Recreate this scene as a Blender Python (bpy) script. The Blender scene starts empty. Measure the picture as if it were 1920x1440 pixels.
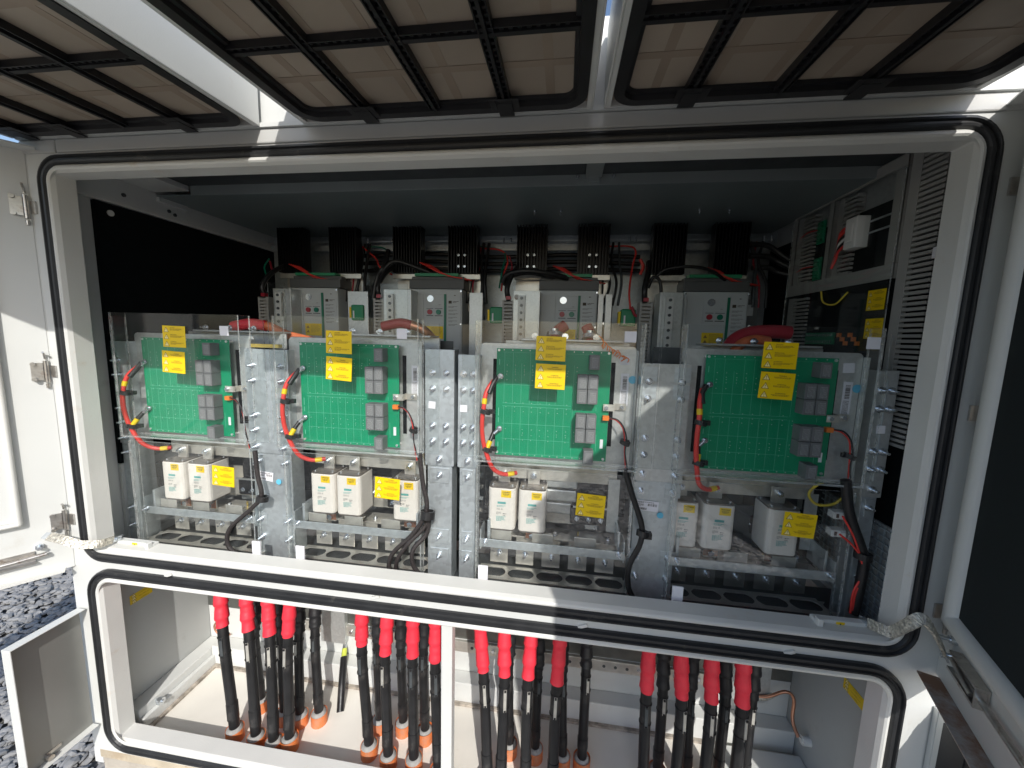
import bpy, math, random
import numpy as np
from mathutils import Vector, Matrix
random.seed(7); RNG = np.random.default_rng(7)
S = bpy.context.scene
COL = S.collection
# ------------------------------------------------------------------ camera, world, sun, exposure
F_PX = 714.16; YAW, PIT, ROL = .132, .1237, .0264; CAM = np.array([.2908, -.8855, 0.])
def cam_axes():
    f = np.array([-math.sin(YAW)*math.cos(PIT), math.cos(YAW)*math.cos(PIT), -math.sin(PIT)])
    r = np.array([math.cos(YAW), math.sin(YAW), 0.]); u = np.cross(r, f)
    return r*math.cos(ROL)+u*math.sin(ROL), -r*math.sin(ROL)+u*math.cos(ROL), f
R_, U_, F_ = cam_axes()
cd = bpy.data.cameras.new('camera'); cam = bpy.data.objects.new('camera', cd); COL.objects.link(cam)
cd.sensor_width = 36; cd.lens = F_PX/1920*36; cd.clip_start = .01; cd.clip_end = 3000
m = Matrix(((R_[0], U_[0], -F_[0]), (R_[1], U_[1], -F_[1]), (R_[2], U_[2], -F_[2])))
cam.matrix_world = Matrix.Translation(Vector(CAM)) @ m.to_4x4()
S.camera = cam
SUN = Vector((.35, -1., .77)).normalized()          # direction towards the sun
W = bpy.data.worlds.new('World'); S.world = W; W.use_nodes = True
nt = W.node_tree; bg = nt.nodes['Background']; sk = nt.nodes.new('ShaderNodeTexSky')
sk.sky_type = 'NISHITA'; sk.sun_disc = False; sk.sun_elevation = math.asin(SUN.z); sk.sun_rotation = math.atan2(SUN.x, SUN.y)
sk.dust_density = 1.5; sk.altitude = 300
nt.links.new(sk.outputs[0], bg.inputs[0]); bg.inputs[1].default_value = .15
sl = bpy.data.lights.new('sun', 'SUN'); sun = bpy.data.objects.new('sun', sl); COL.objects.link(sun)
sl.energy = 3.1; sl.angle = math.radians(.5); sl.color = (1., .965, .91)
sun.rotation_euler = (-SUN).to_track_quat('-Z', 'Y').to_euler(); sun.location = (1, -3, 3)
S.view_settings.view_transform = 'Standard'; S.view_settings.look = 'None'
S.view_settings.exposure = .36; S.view_settings.gamma = 1
S.cycles.transparent_max_bounces = 32; S.cycles.max_bounces = 10; S.cycles.diffuse_bounces = 5; S.cycles.glossy_bounces = 4

# ------------------------------------------------------------------ points of the place read off the photograph at a known depth
def at(px, py, x=None, y=None, z=None):
    d = F_+R_*(px-960)/F_PX-U_*(py-720)/F_PX
    if y is not None: t = (y-CAM[1])/d[1]
    elif x is not None: t = (x-CAM[0])/d[0]
    else: t = (z-CAM[2])/d[2]
    return tuple(float(v) for v in CAM+t*d)

# ------------------------------------------------------------------ materials
def mat(name, col, rough=.5, metal=0., var=.05, scale=9., bump=0., bscale=60., spec=.5, cells=False, dirt=None, dscale=5., dthr=.62, coat=0., trans=0.):
    M = bpy.data.materials.new(name); M.use_nodes = True; n = M.node_tree.nodes; l = M.node_tree.links
    b = n['Principled BSDF']; tc = n.new('ShaderNodeTexCoord')
    b.inputs['Roughness'].default_value = rough; b.inputs['Metallic'].default_value = metal
    b.inputs['Specular IOR Level'].default_value = spec; b.inputs['Coat Weight'].default_value = coat
    if cells:
        t = n.new('ShaderNodeTexVoronoi'); t.inputs['Scale'].default_value = scale; t.inputs['Randomness'].default_value = 1
        fac = t.outputs['Color']
    else:
        t = n.new('ShaderNodeTexNoise'); t.inputs['Scale'].default_value = scale; t.inputs['Detail'].default_value = 5
        fac = t.outputs['Fac']
    l.new(tc.outputs['Object'], t.inputs['Vector'])
    mr = n.new('ShaderNodeMapRange'); l.new(fac, mr.inputs['Value'])
    mr.inputs['To Min'].default_value = 1-var; mr.inputs['To Max'].default_value = 1+var
    if not cells: mr.inputs['From Min'].default_value = .3; mr.inputs['From Max'].default_value = .7
    mx = n.new('ShaderNodeMix'); mx.data_type = 'RGBA'; mx.blend_type = 'MULTIPLY'; mx.inputs['Factor'].default_value = 1
    mx.inputs['A'].default_value = (*col, 1); l.new(mr.outputs[0], mx.inputs['B'])
    out = mx.outputs['Result']
    if dirt:
        d = n.new('ShaderNodeTexNoise'); d.inputs['Scale'].default_value = dscale; d.inputs['Detail'].default_value = 9; d.inputs['Roughness'].default_value = .7
        l.new(tc.outputs['Object'], d.inputs['Vector'])
        r2 = n.new('ShaderNodeMapRange'); l.new(d.outputs['Fac'], r2.inputs['Value'])
        r2.inputs['From Min'].default_value = dthr; r2.inputs['From Max'].default_value = dthr+.12; r2.inputs['To Max'].default_value = dirt[3]
        m2 = n.new('ShaderNodeMix'); m2.data_type = 'RGBA'; l.new(r2.outputs[0], m2.inputs['Factor']); l.new(out, m2.inputs['A'])
        m2.inputs['B'].default_value = (*dirt[:3], 1); out = m2.outputs['Result']
    l.new(out, b.inputs['Base Color'])
    # a little roughness variation everywhere
    r3 = n.new('ShaderNodeMapRange'); l.new(fac, r3.inputs['Value']); r3.inputs['To Min'].default_value = max(.02, rough*.85); r3.inputs['To Max'].default_value = min(1, rough*1.15)
    l.new(r3.outputs[0], b.inputs['Roughness'])
    if bump:
        bn = n.new('ShaderNodeTexNoise'); bn.inputs['Scale'].default_value = bscale; bn.inputs['Detail'].default_value = 4
        l.new(tc.outputs['Object'], bn.inputs['Vector'])
        bu = n.new('ShaderNodeBump'); bu.inputs['Strength'].default_value = bump; bu.inputs['Distance'].default_value = .002
        l.new(bn.outputs['Fac'], bu.inputs['Height']); l.new(bu.outputs[0], b.inputs['Normal'])
    return M
def acrylic(name, tint, base, haze, edge=False):
    M = bpy.data.materials.new(name); M.use_nodes = True; n = M.node_tree.nodes; l = M.node_tree.links
    n.remove(n['Principled BSDF']); o = n['Material Output']
    tr = n.new('ShaderNodeBsdfTransparent'); tr.inputs[0].default_value = (*tint, 1)
    gl = n.new('ShaderNodeBsdfGlossy'); gl.inputs['Roughness'].default_value = .004 if not edge else .15; gl.inputs[0].default_value = (1, 1, 1, 1)
    lw = n.new('ShaderNodeLayerWeight'); lw.inputs[0].default_value = .5
    pw = n.new('ShaderNodeMath'); pw.operation = 'POWER'; l.new(lw.outputs['Facing'], pw.inputs[0]); pw.inputs[1].default_value = 4.
    ma = n.new('ShaderNodeMath'); ma.operation = 'MULTIPLY_ADD'; l.new(pw.outputs[0], ma.inputs[0]); ma.inputs[1].default_value = .55; ma.inputs[2].default_value = base
    df = n.new('ShaderNodeBsdfDiffuse'); df.inputs[0].default_value = (.8, .82, .82, 1)
    m1 = n.new('ShaderNodeMixShader'); l.new(ma.outputs[0], m1.inputs[0]); l.new(tr.outputs[0], m1.inputs[1]); l.new(gl.outputs[0], m1.inputs[2])
    m2 = n.new('ShaderNodeMixShader'); l.new(m1.outputs[0], m2.inputs[1]); l.new(df.outputs[0], m2.inputs[2])
    tc = n.new('ShaderNodeTexCoord'); mp = n.new('ShaderNodeMapping'); mp.inputs['Scale'].default_value = (3, 3, 14)
    ns = n.new('ShaderNodeTexNoise'); ns.inputs['Scale'].default_value = 3; ns.inputs['Detail'].default_value = 6
    l.new(tc.outputs['Object'], mp.inputs[0]); l.new(mp.outputs[0], ns.inputs['Vector'])
    mr = n.new('ShaderNodeMapRange'); mr.inputs['From Min'].default_value = .35; mr.inputs['From Max'].default_value = .8
    mr.inputs['To Min'].default_value = haze*.5; mr.inputs['To Max'].default_value = haze*1.8
    l.new(ns.outputs['Fac'], mr.inputs['Value']); l.new(mr.outputs[0], m2.inputs[0]); l.new(m2.outputs[0], o.inputs[0])
    return M
MT = dict(
 paint=mat('white_powder_paint', (.64, .65, .63), .38, var=.03, scale=4, bump=.12, bscale=420, dirt=(.42, .36, .26, .35), dscale=3.2, dthr=.63),
 sillpaint=mat('white_sill_paint', (.66, .66, .63), .4, var=.05, scale=6, bump=.15, bscale=300, dirt=(.50, .36, .22, .55), dscale=4.5, dthr=.60),
 jamb=mat('beige_grey_paint', (.55, .55, .53), .38, var=.03, scale=4, bump=.1, bscale=420, dirt=(.3, .27, .22, .25), dscale=5),
 inner=mat('light_grey_inner_paint', (.62, .63, .62), .45, var=.05, scale=5, dirt=(.25, .23, .2, .4), dscale=6, dthr=.6),
 greywall=mat('grey_compartment_paint', (.44, .45, .44), .5, var=.05, scale=4, dirt=(.2, .19, .17, .3), dscale=6, dthr=.62),
 baregrey=mat('dull_grey_steel', (.26, .26, .245), .38, .35, var=.1, scale=3, dirt=(.3, .28, .22, .4), dscale=3),
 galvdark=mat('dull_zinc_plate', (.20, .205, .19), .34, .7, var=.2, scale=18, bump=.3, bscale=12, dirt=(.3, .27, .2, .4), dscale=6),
 baserail=mat('sandy_stained_base_rail', (.52, .45, .34), .6, var=.15, scale=14, dirt=(.35, .26, .17, .6), dscale=9, dthr=.5),
 rubber=mat('black_gasket_rubber', (.022, .023, .025), .42, var=.15, scale=20, dirt=(.16, .15, .13, .5), dscale=14, dthr=.6),
 insul=mat('black_insulation', (.006, .008, .009), .95, var=.2, scale=40, spec=.1),
 doorinsul=mat('dark_door_insulation', (.022, .028, .03), .9, var=.12, scale=60, bump=.5, bscale=900, spec=.2),
 galv=mat('galvanized_steel', (.56, .61, .63), .42, .72, var=.10, scale=95, cells=True, bump=.05, bscale=150),
 galvplate=mat('zinc_plate', (.60, .62, .61), .40, .6, var=.09, scale=120, cells=True, dirt=(.3, .3, .28, .5), dscale=7, dthr=.58),
 zinc=mat('zinc_bolt', (.66, .70, .74), .25, .9, var=.1, scale=80),
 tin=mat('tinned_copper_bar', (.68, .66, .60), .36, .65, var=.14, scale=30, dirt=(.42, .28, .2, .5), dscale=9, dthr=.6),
 copper=mat('copper', (.62, .30, .19), .38, .85, var=.2, scale=40),
 brass=mat('yellow_brass', (.65, .50, .15), .4, .7, var=.2, scale=40),
 dsteel=mat('dark_steel', (.09, .10, .105), .5, .5, var=.2, scale=20),
 ceilp=mat('dark_grey_green_ceiling', (.19, .23, .235), .36, .0, var=.1, scale=4),
 flange=mat('grey_ceiling_flange', (.30, .33, .33), .4, .2, var=.06, scale=5),
 stainless=mat('stainless_hinge', (.52, .50, .47), .30, .9, var=.15, scale=60, dirt=(.22, .12, .07, .6), dscale=40, dthr=.56),
 rust=mat('dusty_rust_flange', (.36, .34, .32), .7, var=.2, scale=20, dirt=(.22, .11, .06, .95), dscale=6, dthr=.47),
 pcb=mat('green_circuit_board', (.0, .27, .125), .35, var=.08, scale=14, coat=.3),
 trace=mat('board_print', (.14, .50, .34), .5, var=.1, scale=50),
 solder=mat('solder_dot', (.75, .8, .78), .3, .6, var=.1),
 relay=mat('grey_relay_plastic', (.17, .175, .18), .5, var=.06, scale=30),
 relayprint=mat('pale_relay_print', (.40, .40, .40), .6, var=.1),
 yellow=mat('yellow_sticker', (.86, .60, .0), .45, var=.04, scale=12),
 paley=mat('pale_yellow_print', (.95, .82, .35), .5, var=.04),
 ink=mat('dark_ink', (.05, .035, .02), .6, var=.1),
 brownink=mat('brown_ink', (.30, .17, .02), .6, var=.1),
 paper=mat('white_paper_label', (.80, .80, .84), .6, var=.03, scale=20),
 ceramic=mat('white_ceramic', (.78, .74, .68), .42, var=.04, scale=12, bump=.06, bscale=200, dirt=(.5, .42, .34, .35), dscale=9, dthr=.6),
 fuseplate=mat('brown_steel_end_plate', (.26, .23, .20), .35, .7, var=.15, scale=40),
 teal=mat('teal_print', (.12, .40, .38), .6, var=.1),
 redins=mat('red_cable_insulation', (.72, .05, .04), .38, var=.06, scale=20),
 pinkred=mat('red_shrink_sleeve', (.78, .035, .06), .45, var=.10, scale=30, bump=.5, bscale=60),
 blacksleeve=mat('black_shrink_sleeve', (.018, .018, .02), .45, var=.2, scale=30, bump=.5, bscale=60),
 cable=mat('black_power_cable', (.016, .016, .017), .36, var=.25, scale=25, bump=.15, bscale=90, dirt=(.12, .11, .1, .5), dscale=7, dthr=.56),
 braid=mat('black_braided_loom', (.03, .025, .025), .55, var=.5, scale=220, bump=.8, bscale=420),
 plastic=mat('black_plastic', (.015, .015, .016), .4, var=.1, scale=20),
 conduit=mat('orange_conduit', (.72, .20, .055), .5, var=.12, scale=14, dirt=(.45, .30, .22, .6), dscale=12, dthr=.52),
 foam=mat('grey_foam_plug', (.34, .335, .32), .9, var=.2, scale=50, bump=1., bscale=70),
 screed=mat('cream_floor_screed', (.80, .77, .70), .6, var=.06, scale=6, dirt=(.30, .24, .18, .5), dscale=7, dthr=.64, bump=.2, bscale=30),
 dirtline=mat('rough_sealant_edge', (.36, .32, .27), .9, var=.5, scale=45, bump=1., bscale=120),
 filt=mat('brown_filter_cloth', (.35, .29, .235), .45, var=.2, scale=3, bump=1., bscale=5, spec=.5), filtshade=mat('cloth_shadow_band', (.30, .238, .185), .5, var=.12, scale=5),
 grid=mat('black_filter_grid', (.012, .012, .014), .45, var=.2, scale=30),
 brk=mat('breaker_grey_plastic', (.52, .55, .55), .45, var=.03, scale=12),
 brkdark=mat('breaker_dark_plastic', (.10, .105, .105), .5, var=.06, scale=12),
 brkgreen=mat('breaker_green_stripe', (.005, .16, .09), .45, var=.05),
 bred=mat('red_button', (.35, .02, .035), .35, var=.05), bgreen=mat('green_button', (.0, .18, .11), .35, var=.05),
 hsink=mat('black_heat_sink', (.008, .008, .009), .35, .3, var=.1),
 duct=mat('grey_wire_duct', (.36, .355, .335), .55, var=.04),
 white=mat('white_plastic', (.72, .72, .70), .45, var=.04),
 green=mat('green_plastic', (.02, .26, .12), .45, var=.06),
 busred=mat('red_heat_shrink', (.72, .03, .05), .5, var=.1), orangew=mat('orange_cable', (.62, .16, .06), .45, var=.15, scale=40),
 orangec=mat('orange_connector', (.85, .22, .03), .4, var=.05),
 yg=mat('yellow_green_sleeve', (.55, .62, .08), .5, var=.4, scale=50), yw=mat('yellow_wire', (.75, .58, .06), .45, var=.05),
 blue=mat('blue_round_sticker', (.13, .50, .70), .5, var=.05),
 silver=mat('tinned_braid', (.60, .57, .50), .42, .7, var=.45, scale=160, bump=1.2, bscale=260),
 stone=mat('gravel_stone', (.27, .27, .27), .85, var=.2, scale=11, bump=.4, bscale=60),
 plinth=mat('concrete_plinth', (.46, .42, .36), .9, var=.15, scale=12, bump=.6, bscale=60, dirt=(.25, .2, .15, .6), dscale=5, dthr=.5),
 acry=acrylic('clear_acrylic', (.972, .978, .975), .016, .006), acryg=acrylic('clear_guard_acrylic', (.972, .978, .975), .055, .005), acryedge=acrylic('acrylic_edge', (.8, .84, .83), .14, .30, True),
)
def ground_mat():
    M = mat('gravel_ground', (.27, .26, .25), .95, var=.3, scale=6); n = M.node_tree.nodes; l = M.node_tree.links; b = n['Principled BSDF']
    tc = n.new('ShaderNodeTexCoord'); v = n.new('ShaderNodeTexVoronoi'); v.inputs['Scale'].default_value = 26
    l.new(tc.outputs['Object'], v.inputs['Vector'])
    bu = n.new('ShaderNodeBump'); bu.inputs['Strength'].default_value = 1; bu.inputs['Distance'].default_value = .03; bu.invert = True
    l.new(v.outputs['Distance'], bu.inputs['Height']); l.new(bu.outputs[0], b.inputs['Normal'])
    sp = n.new('ShaderNodeSeparateColor'); l.new(v.outputs['Color'], sp.inputs[0])
    cr = n.new('ShaderNodeMapRange'); cr.inputs['To Min'].default_value = .05; cr.inputs['To Max'].default_value = .24; l.new(sp.outputs[0], cr.inputs['Value'])
    mx = n.new('ShaderNodeMix'); mx.data_type = 'RGBA'; mx.blend_type = 'MULTIPLY'; mx.inputs['Factor'].default_value = 1
    l.new(cr.outputs[0], mx.inputs['A']); mx.inputs['B'].default_value = (1, .96, .90, 1)
    l.new(mx.outputs['Result'], b.inputs['Base Color'])
    return M
MT['ground'] = ground_mat()
MT['stonelit'] = mat('sunlit_gravel_stone', (.50, .46, .41), .8, var=.6, scale=9)  # same grey gravel as stone, with its sunlit tone put into the colour

# ------------------------------------------------------------------ mesh builder
class MB:
    def __init__(s): s.v = []; s.f = []; s.m = []; s.sm = []
    def add(s, vs, fs, mi=0, smooth=False):
        o = len(s.v); s.v += [tuple(p) for p in vs]; s.f += [[i+o for i in f] for f in fs]; s.m += [mi]*len(fs); s.sm += [smooth]*len(fs); return s
    def box(s, x0, x1, y0, y1, z0, z1, mi=0):
        if x0 > x1: x0, x1 = x1, x0
        if y0 > y1: y0, y1 = y1, y0
        if z0 > z1: z0, z1 = z1, z0
        v = [(x, y, z) for z in (z0, z1) for y in (y0, y1) for x in (x0, x1)]
        return s.add(v, [[0, 2, 3, 1], [4, 5, 7, 6], [0, 1, 5, 4], [2, 6, 7, 3], [0, 4, 6, 2], [1, 3, 7, 5]], mi)
    def obox(s, c, ax, ay, az, mi=0):
        c = Vector(c); ax, ay, az = Vector(ax), Vector(ay), Vector(az)
        v = [c+ax*i+ay*j+az*k for k in (-1, 1) for j in (-1, 1) for i in (-1, 1)]
        return s.add(v, [[0, 2, 3, 1], [4, 5, 7, 6], [0, 1, 5, 4], [2, 6, 7, 3], [0, 4, 6, 2], [1, 3, 7, 5]], mi)
    def tube(s, pts, r, n=10, mi=0, caps=True, smooth=True):
        P = [Vector(p) for p in pts]; rs = r if isinstance(r, (list, tuple)) else [r]*len(P)
        up = None; base = len(s.v); V = []; Fc = []
        for i, p in enumerate(P):
            d = (P[min(i+1, len(P)-1)]-P[max(i-1, 0)]).normalized()
            if up is None:
                up = Vector((0, 0, 1)) if abs(d.z) < .9 else Vector((1, 0, 0))
            a = (up-d*up.dot(d)).normalized(); up = a; b = d.cross(a)
            for k in range(n):
                t = 2*math.pi*k/n; V.append(p+(a*math.cos(t)+b*math.sin(t))*rs[i])
        for i in range(len(P)-1):
            for k in range(n): Fc.append([i*n+k, i*n+(k+1) % n, (i+1)*n+(k+1) % n, (i+1)*n+k])
        s.add(V, Fc, mi, smooth)
        if caps: s.add(V[:n], [list(range(n))[::-1]], mi); s.add(V[-n:], [list(range(n))], mi)
        return s
    def cyl(s, p0, p1, r, n=12, mi=0, r2=None): return s.tube([p0, p1], [r, r if r2 is None else r2], n, mi)
    def ring(s, c, axis, r0, r1, h, n=20, mi=0):      # flat washer/annulus with thickness
        axis = Vector(axis).normalized(); up = Vector((0, 0, 1)) if abs(axis.z) < .9 else Vector((1, 0, 0))
        a = axis.cross(up).normalized(); b = axis.cross(a); c = Vector(c); V = []
        for (r, q) in ((r0, -h/2), (r1, -h/2), (r1, h/2), (r0, h/2)):
            for k in range(n): t = 2*math.pi*k/n; V.append(c+axis*q+(a*math.cos(t)+b*math.sin(t))*r)
        Fc = [[g*n+k, g*n+(k+1) % n, ((g+1) % 4)*n+(k+1) % n, ((g+1) % 4)*n+k] for g in range(4) for k in range(n)]
        return s.add(V, Fc, mi)
    def prism(s, pts, axis, a0, a1, mi=0):             # pts 2D outline (ccw), extruded along axis 'x','y','z'
        n = len(pts)
        def P(p, a): return {'x': (a, p[0], p[1]), 'y': (p[0], a, p[1]), 'z': (p[0], p[1], a)}[axis]
        V = [P(p, a0) for p in pts]+[P(p, a1) for p in pts]
        return s.add(V, [list(range(n))[::-1], list(range(n, 2*n))]+[[k, (k+1) % n, n+(k+1) % n, n+k] for k in range(n)], mi)
    def rsweep(s, rect, r, prof, closed=False, seg=8, mi=0, smooth=True, sharp=None):   # rounded rectangle loops in xz at y, prof=(inset, y)
        x0, x1, z0, z1 = rect; V = []; L = 4*(seg+1)
        for (d, y) in prof:
            rr = max(.003, r-d) if sharp is None or d < sharp else .004
            for (cx, cz, a0) in ((x1-d-rr, z1-d-rr, 0), (x0+d+rr, z1-d-rr, 90), (x0+d+rr, z0+d+rr, 180), (x1-d-rr, z0+d+rr, 270)):
                for k in range(seg+1):
                    t = math.radians(a0+90*k/seg); V.append((cx+rr*math.cos(t), y, cz+rr*math.sin(t)))
        m_ = len(prof); Fc = []
        for g in range(m_ if closed else m_-1):
            h = (g+1) % m_
            for k in range(L): Fc.append([g*L+k, h*L+k, h*L+(k+1) % L, g*L+(k+1) % L])
        return s.add(V, Fc, mi, smooth)
    def mesh(s, mats, origin=(0, 0, 0), name='m'):
        me = bpy.data.meshes.new(name); o = Vector(origin)
        me.from_pydata([tuple(Vector(p)-o) for p in s.v], [], s.f)
        if not isinstance(mats, (list, tuple)): mats = [mats]
        for q in mats: me.materials.append(MT[q] if isinstance(q, str) else q)
        me.polygons.foreach_set('material_index', s.m); me.polygons.foreach_set('use_smooth', s.sm); me.update(); return me
    def done(s, name, mats, parent=None, bevel=0, label=None, seg=2, local=False):
        A = np.array([tuple(p) for p in s.v]); c = (A.min(0)+A.max(0))/2
        me = s.mesh(mats, c, name); return put(me, name, parent, tuple(c), bevel=bevel, label=label, seg=seg, local=local)
def wpos(o):
    p = Vector(o.location)
    return p+wpos(o.parent) if o.parent else p
def put(me, name, parent=None, loc=(0, 0, 0), rot=None, bevel=0, label=None, seg=2, local=False):
    o = bpy.data.objects.new(name, me); COL.objects.link(o)
    if parent is not None:
        o.parent = parent
        o.location = Vector(loc) if local else Vector(loc)-wpos(parent)
        if local and 'lc' in parent.keys(): pass
    else: o.location = loc
    if rot: o.rotation_euler = rot
    if bevel:
        b = o.modifiers.new('bevel', 'BEVEL'); b.width = bevel; b.segments = seg; b.limit_method = 'ANGLE'; b.angle_limit = math.radians(40)
    if label: o['label'] = label
    return o
def tag(o, label, cat, group=None):
    o['label'] = label; o['category'] = cat
    if group: o['group'] = group
    return o
def thing(name, label, cat, loc=(0, 0, 0), group=None, rz=0):
    o = bpy.data.objects.new(name, None); COL.objects.link(o); o.location = loc; o.rotation_euler = (0, 0, rz); o.empty_display_size = .05
    return tag(o, label, cat, group)
def struct(o): o['kind'] = 'structure'; return o
CACHE = {}
def cached(key, fn):
    if key not in CACHE: CACHE[key] = fn()
    return CACHE[key]
def bez(pts, n=8):                                     # Catmull-Rom
    P = [Vector(p) for p in pts]; P = [P[0]*2-P[1]]+P+[P[-1]*2-P[-2]]; out = []
    for i in range(1, len(P)-2):
        for k in range(n):
            t = k/n; a, b, c, d = P[i-1], P[i], P[i+1], P[i+2]
            out.append(.5*((2*b)+(c-a)*t+(2*a-5*b+4*c-d)*t*t+(3*b-a-3*c+d)*t**3))
    out.append(P[-2]); return out

# ---- printed stickers -------------------------------------------------------------
def text_tris(txt, size, bold=False):
    key = ('txt', txt, size)
    def mk():
        cu = bpy.data.curves.new('t', 'FONT'); cu.body = txt; cu.size = size; cu.resolution_u = 2
        if bold: cu.offset = size*.03
        ob = bpy.data.objects.new('t', cu); COL.objects.link(ob); dg = bpy.context.evaluated_depsgraph_get()
        me = bpy.data.meshes.new_from_object(ob.evaluated_get(dg)); vs = [tuple(v.co) for v in me.vertices]; fs = [list(p.vertices) for p in me.polygons]
        bpy.data.objects.remove(ob); bpy.data.meshes.remove(me); return vs, fs
    return cached(key, mk)
def add_text(mb, txt, x, z, y, size, mi=0, bold=False, centre=False):
    vs, fs = text_tris(txt, size, bold)
    if not vs: return
    w = max(v[0] for v in vs); ox = x-(w/2 if centre else 0)
    mb.add([(ox+v[0], y, z+v[1]) for v in vs], fs, mi)
def tri(mb, cx, cz, y, w, kind, mi=0, mf=1):
    h = w*.87; o = [(cx-w/2, cz), (cx+w/2, cz), (cx, cz+h)]; c = (cx, cz+h/3)
    inn = [(c[0]+(p[0]-c[0])*.76, c[1]+(p[1]-c[1])*.76) for p in o]
    mb.add([(p[0], y, p[1]) for p in o+inn], [[0, 1, 4, 3], [1, 2, 5, 4], [2, 0, 3, 5]], mi)
    mb.add([(p[0], y, p[1]) for p in inn], [[0, 1, 2]], mf)
    s = w*.05
    if kind == '!':
        mb.add([(cx-s, y-.0001, cz+h*.62), (cx+s, y-.0001, cz+h*.62), (cx+s*.6, y-.0001, cz+h*.3), (cx-s*.6, y-.0001, cz+h*.3)], [[3, 2, 1, 0]], mi)
        mb.add([(cx-s*.8, y-.0001, cz+h*.24), (cx+s*.8, y-.0001, cz+h*.24), (cx+s*.8, y-.0001, cz+h*.14), (cx-s*.8, y-.0001, cz+h*.14)], [[3, 2, 1, 0]], mi)
    else:
        mb.add([(cx+s*.6, y-.0001, cz+h*.66), (cx-s*1.6, y-.0001, cz+h*.36), (cx-s*.1, y-.0001, cz+h*.38), (cx-s*.4, y-.0001, cz+h*.12), (cx+s*1.7, y-.0001, cz+h*.42), (cx+s*.3, y-.0001, cz+h*.41)], [[0, 1, 2, 5], [5, 2, 3, 4]], mi)
def lines(mb, x, z, y, w, n, h, rnd, mi=0, gap=1.9, centre=False):
    for i in range(n):
        L = w*(rnd.uniform(.8, 1) if i < n-1 else rnd.uniform(.35, .8)); xx = x+((w-L)/2 if centre else 0); e = xx+L; zz = z-i*h*gap
        while xx < e:
            q = min(rnd.uniform(.0012, .005), e-xx); mb.add([(xx, y, zz), (xx+q, y, zz), (xx+q, y, zz+h), (xx, y, zz+h)], [[0, 1, 2, 3]], mi); xx += q+.0009
def sticker(parent, x, z, y, w, h, kind, label=None, roll=0., local=False, rot=None, name='warning_sticker'):
    """yellow sheet with three triangles and three blocks of print; x,z = top left corner"""
    key = ('stk', kind, round(w, 4), round(h, 4))
    def mk():
        rnd = random.Random(3); a = MB().box(0, w, -.0004, 0, -h, 0).mesh('yellow', name=name); b = MB()
        heads = {'!': ('WARNING', 'ATTENTION', 'ADVERTENCIA'), 'b': ('CAUTION', 'PRECAUTION', 'ATTENTION'), 's': ('WARNING', 'ATTENTION', 'ADVERTENCIA')}[kind]
        for i in range(3):
            zz = -h*(i+.92)/3.05; tri(b, w*.17, zz, -.0008, w*.23, 'b' if kind == 'b' else '!', 0, 1)
            ty = -h*i/3.05-h*.10-(h*.04 if kind == '!' else 0)
            if kind == 'b': add_text(b, heads[i], w*.34, ty, -.0008, h*.055, 0, True)
            else: add_text(b, heads[i], w*.64, ty, -.0008, h*.055, 0, True, True)
            lines(b, w*.34, ty-h*.045, -.0008, w*.6, 2 if kind == '!' else (3 if kind == 's' else 3), h*.017, rnd, 2, 2., kind != 'b')
        return a, b.mesh(['brownink', 'paley', 'brownink'], name='lettering')
    a, b = cached(key, mk)
    R = rot or (0, roll, 0)
    o = put(a, name, parent, (x, y, z), rot=R, local=local, label=label)
    put(b, 'lettering', o, (0, 0, 0), local=True)
    return o

# ------------------------------------------------------------------ ground
GZ = -1.52
me = MB().add([(-60, -60, GZ), (60, -60, GZ), (60, 60, GZ), (-60, 60, GZ)], [[0, 1, 2, 3]])
g = me.done('ground', 'ground'); struct(g)
def stones(name, n, xr, yr, smin, smax, zoff, mats='stone'):
    ph = (1+5**.5)/2
    ico = np.array([(-1, ph, 0), (1, ph, 0), (-1, -ph, 0), (1, -ph, 0), (0, -1, ph), (0, 1, ph), (0, -1, -ph), (0, 1, -ph), (ph, 0, -1), (ph, 0, 1), (-ph, 0, -1), (-ph, 0, 1)])/1.9
    fc = np.array([(0, 11, 5), (0, 5, 1), (0, 1, 7), (0, 7, 10), (0, 10, 11), (1, 5, 9), (5, 11, 4), (11, 10, 2), (10, 7, 6), (7, 1, 8), (3, 9, 4), (3, 4, 2), (3, 2, 6), (3, 6, 8), (3, 8, 9), (4, 9, 5), (2, 4, 11), (6, 2, 10), (8, 6, 7), (9, 8, 1)])
    sz = RNG.uniform(smin, smax, (n, 1, 1)); v = ico[None]*sz*RNG.uniform([[.8, .45, .3]], [[1.5, 1.0, .6]], (n, 3))[:, None, :]
    v = v*(1+RNG.uniform(-.16, .16, v.shape)); a = RNG.uniform(0, 6.28, n); t = RNG.uniform(-.5, .5, n)
    ct, st = np.cos(t)[:, None], np.sin(t)[:, None]; x, y, z = v[..., 0], v[..., 1], v[..., 2]; y, z = y*ct-z*st, y*st+z*ct
    c, s = np.cos(a)[:, None], np.sin(a)[:, None]; x, y = x*c-y*s, x*s+y*c
    P = np.stack([x, y, z], -1)+np.stack([RNG.uniform(*xr, n), RNG.uniform(*yr, n), GZ+zoff+RNG.uniform(0, .018, n)], -1)[:, None]
    me = bpy.data.meshes.new(name); F = (fc[None]+(np.arange(n)*12)[:, None, None]).reshape(-1, 3)
    me.from_pydata(P.reshape(-1, 3).tolist(), [], F.tolist()); me.materials.append(MT[mats]); me.update()
    o = bpy.data.objects.new(name, me); COL.objects.link(o); return o
gv = stones('gravel', 30000, (-4.2, -1.18), (-.95, 2.0), .011, .022, .006); gv['kind'] = 'stuff'; tag(gv, 'loose grey gravel covering the ground beside the cabinet', 'gravel')
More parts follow.
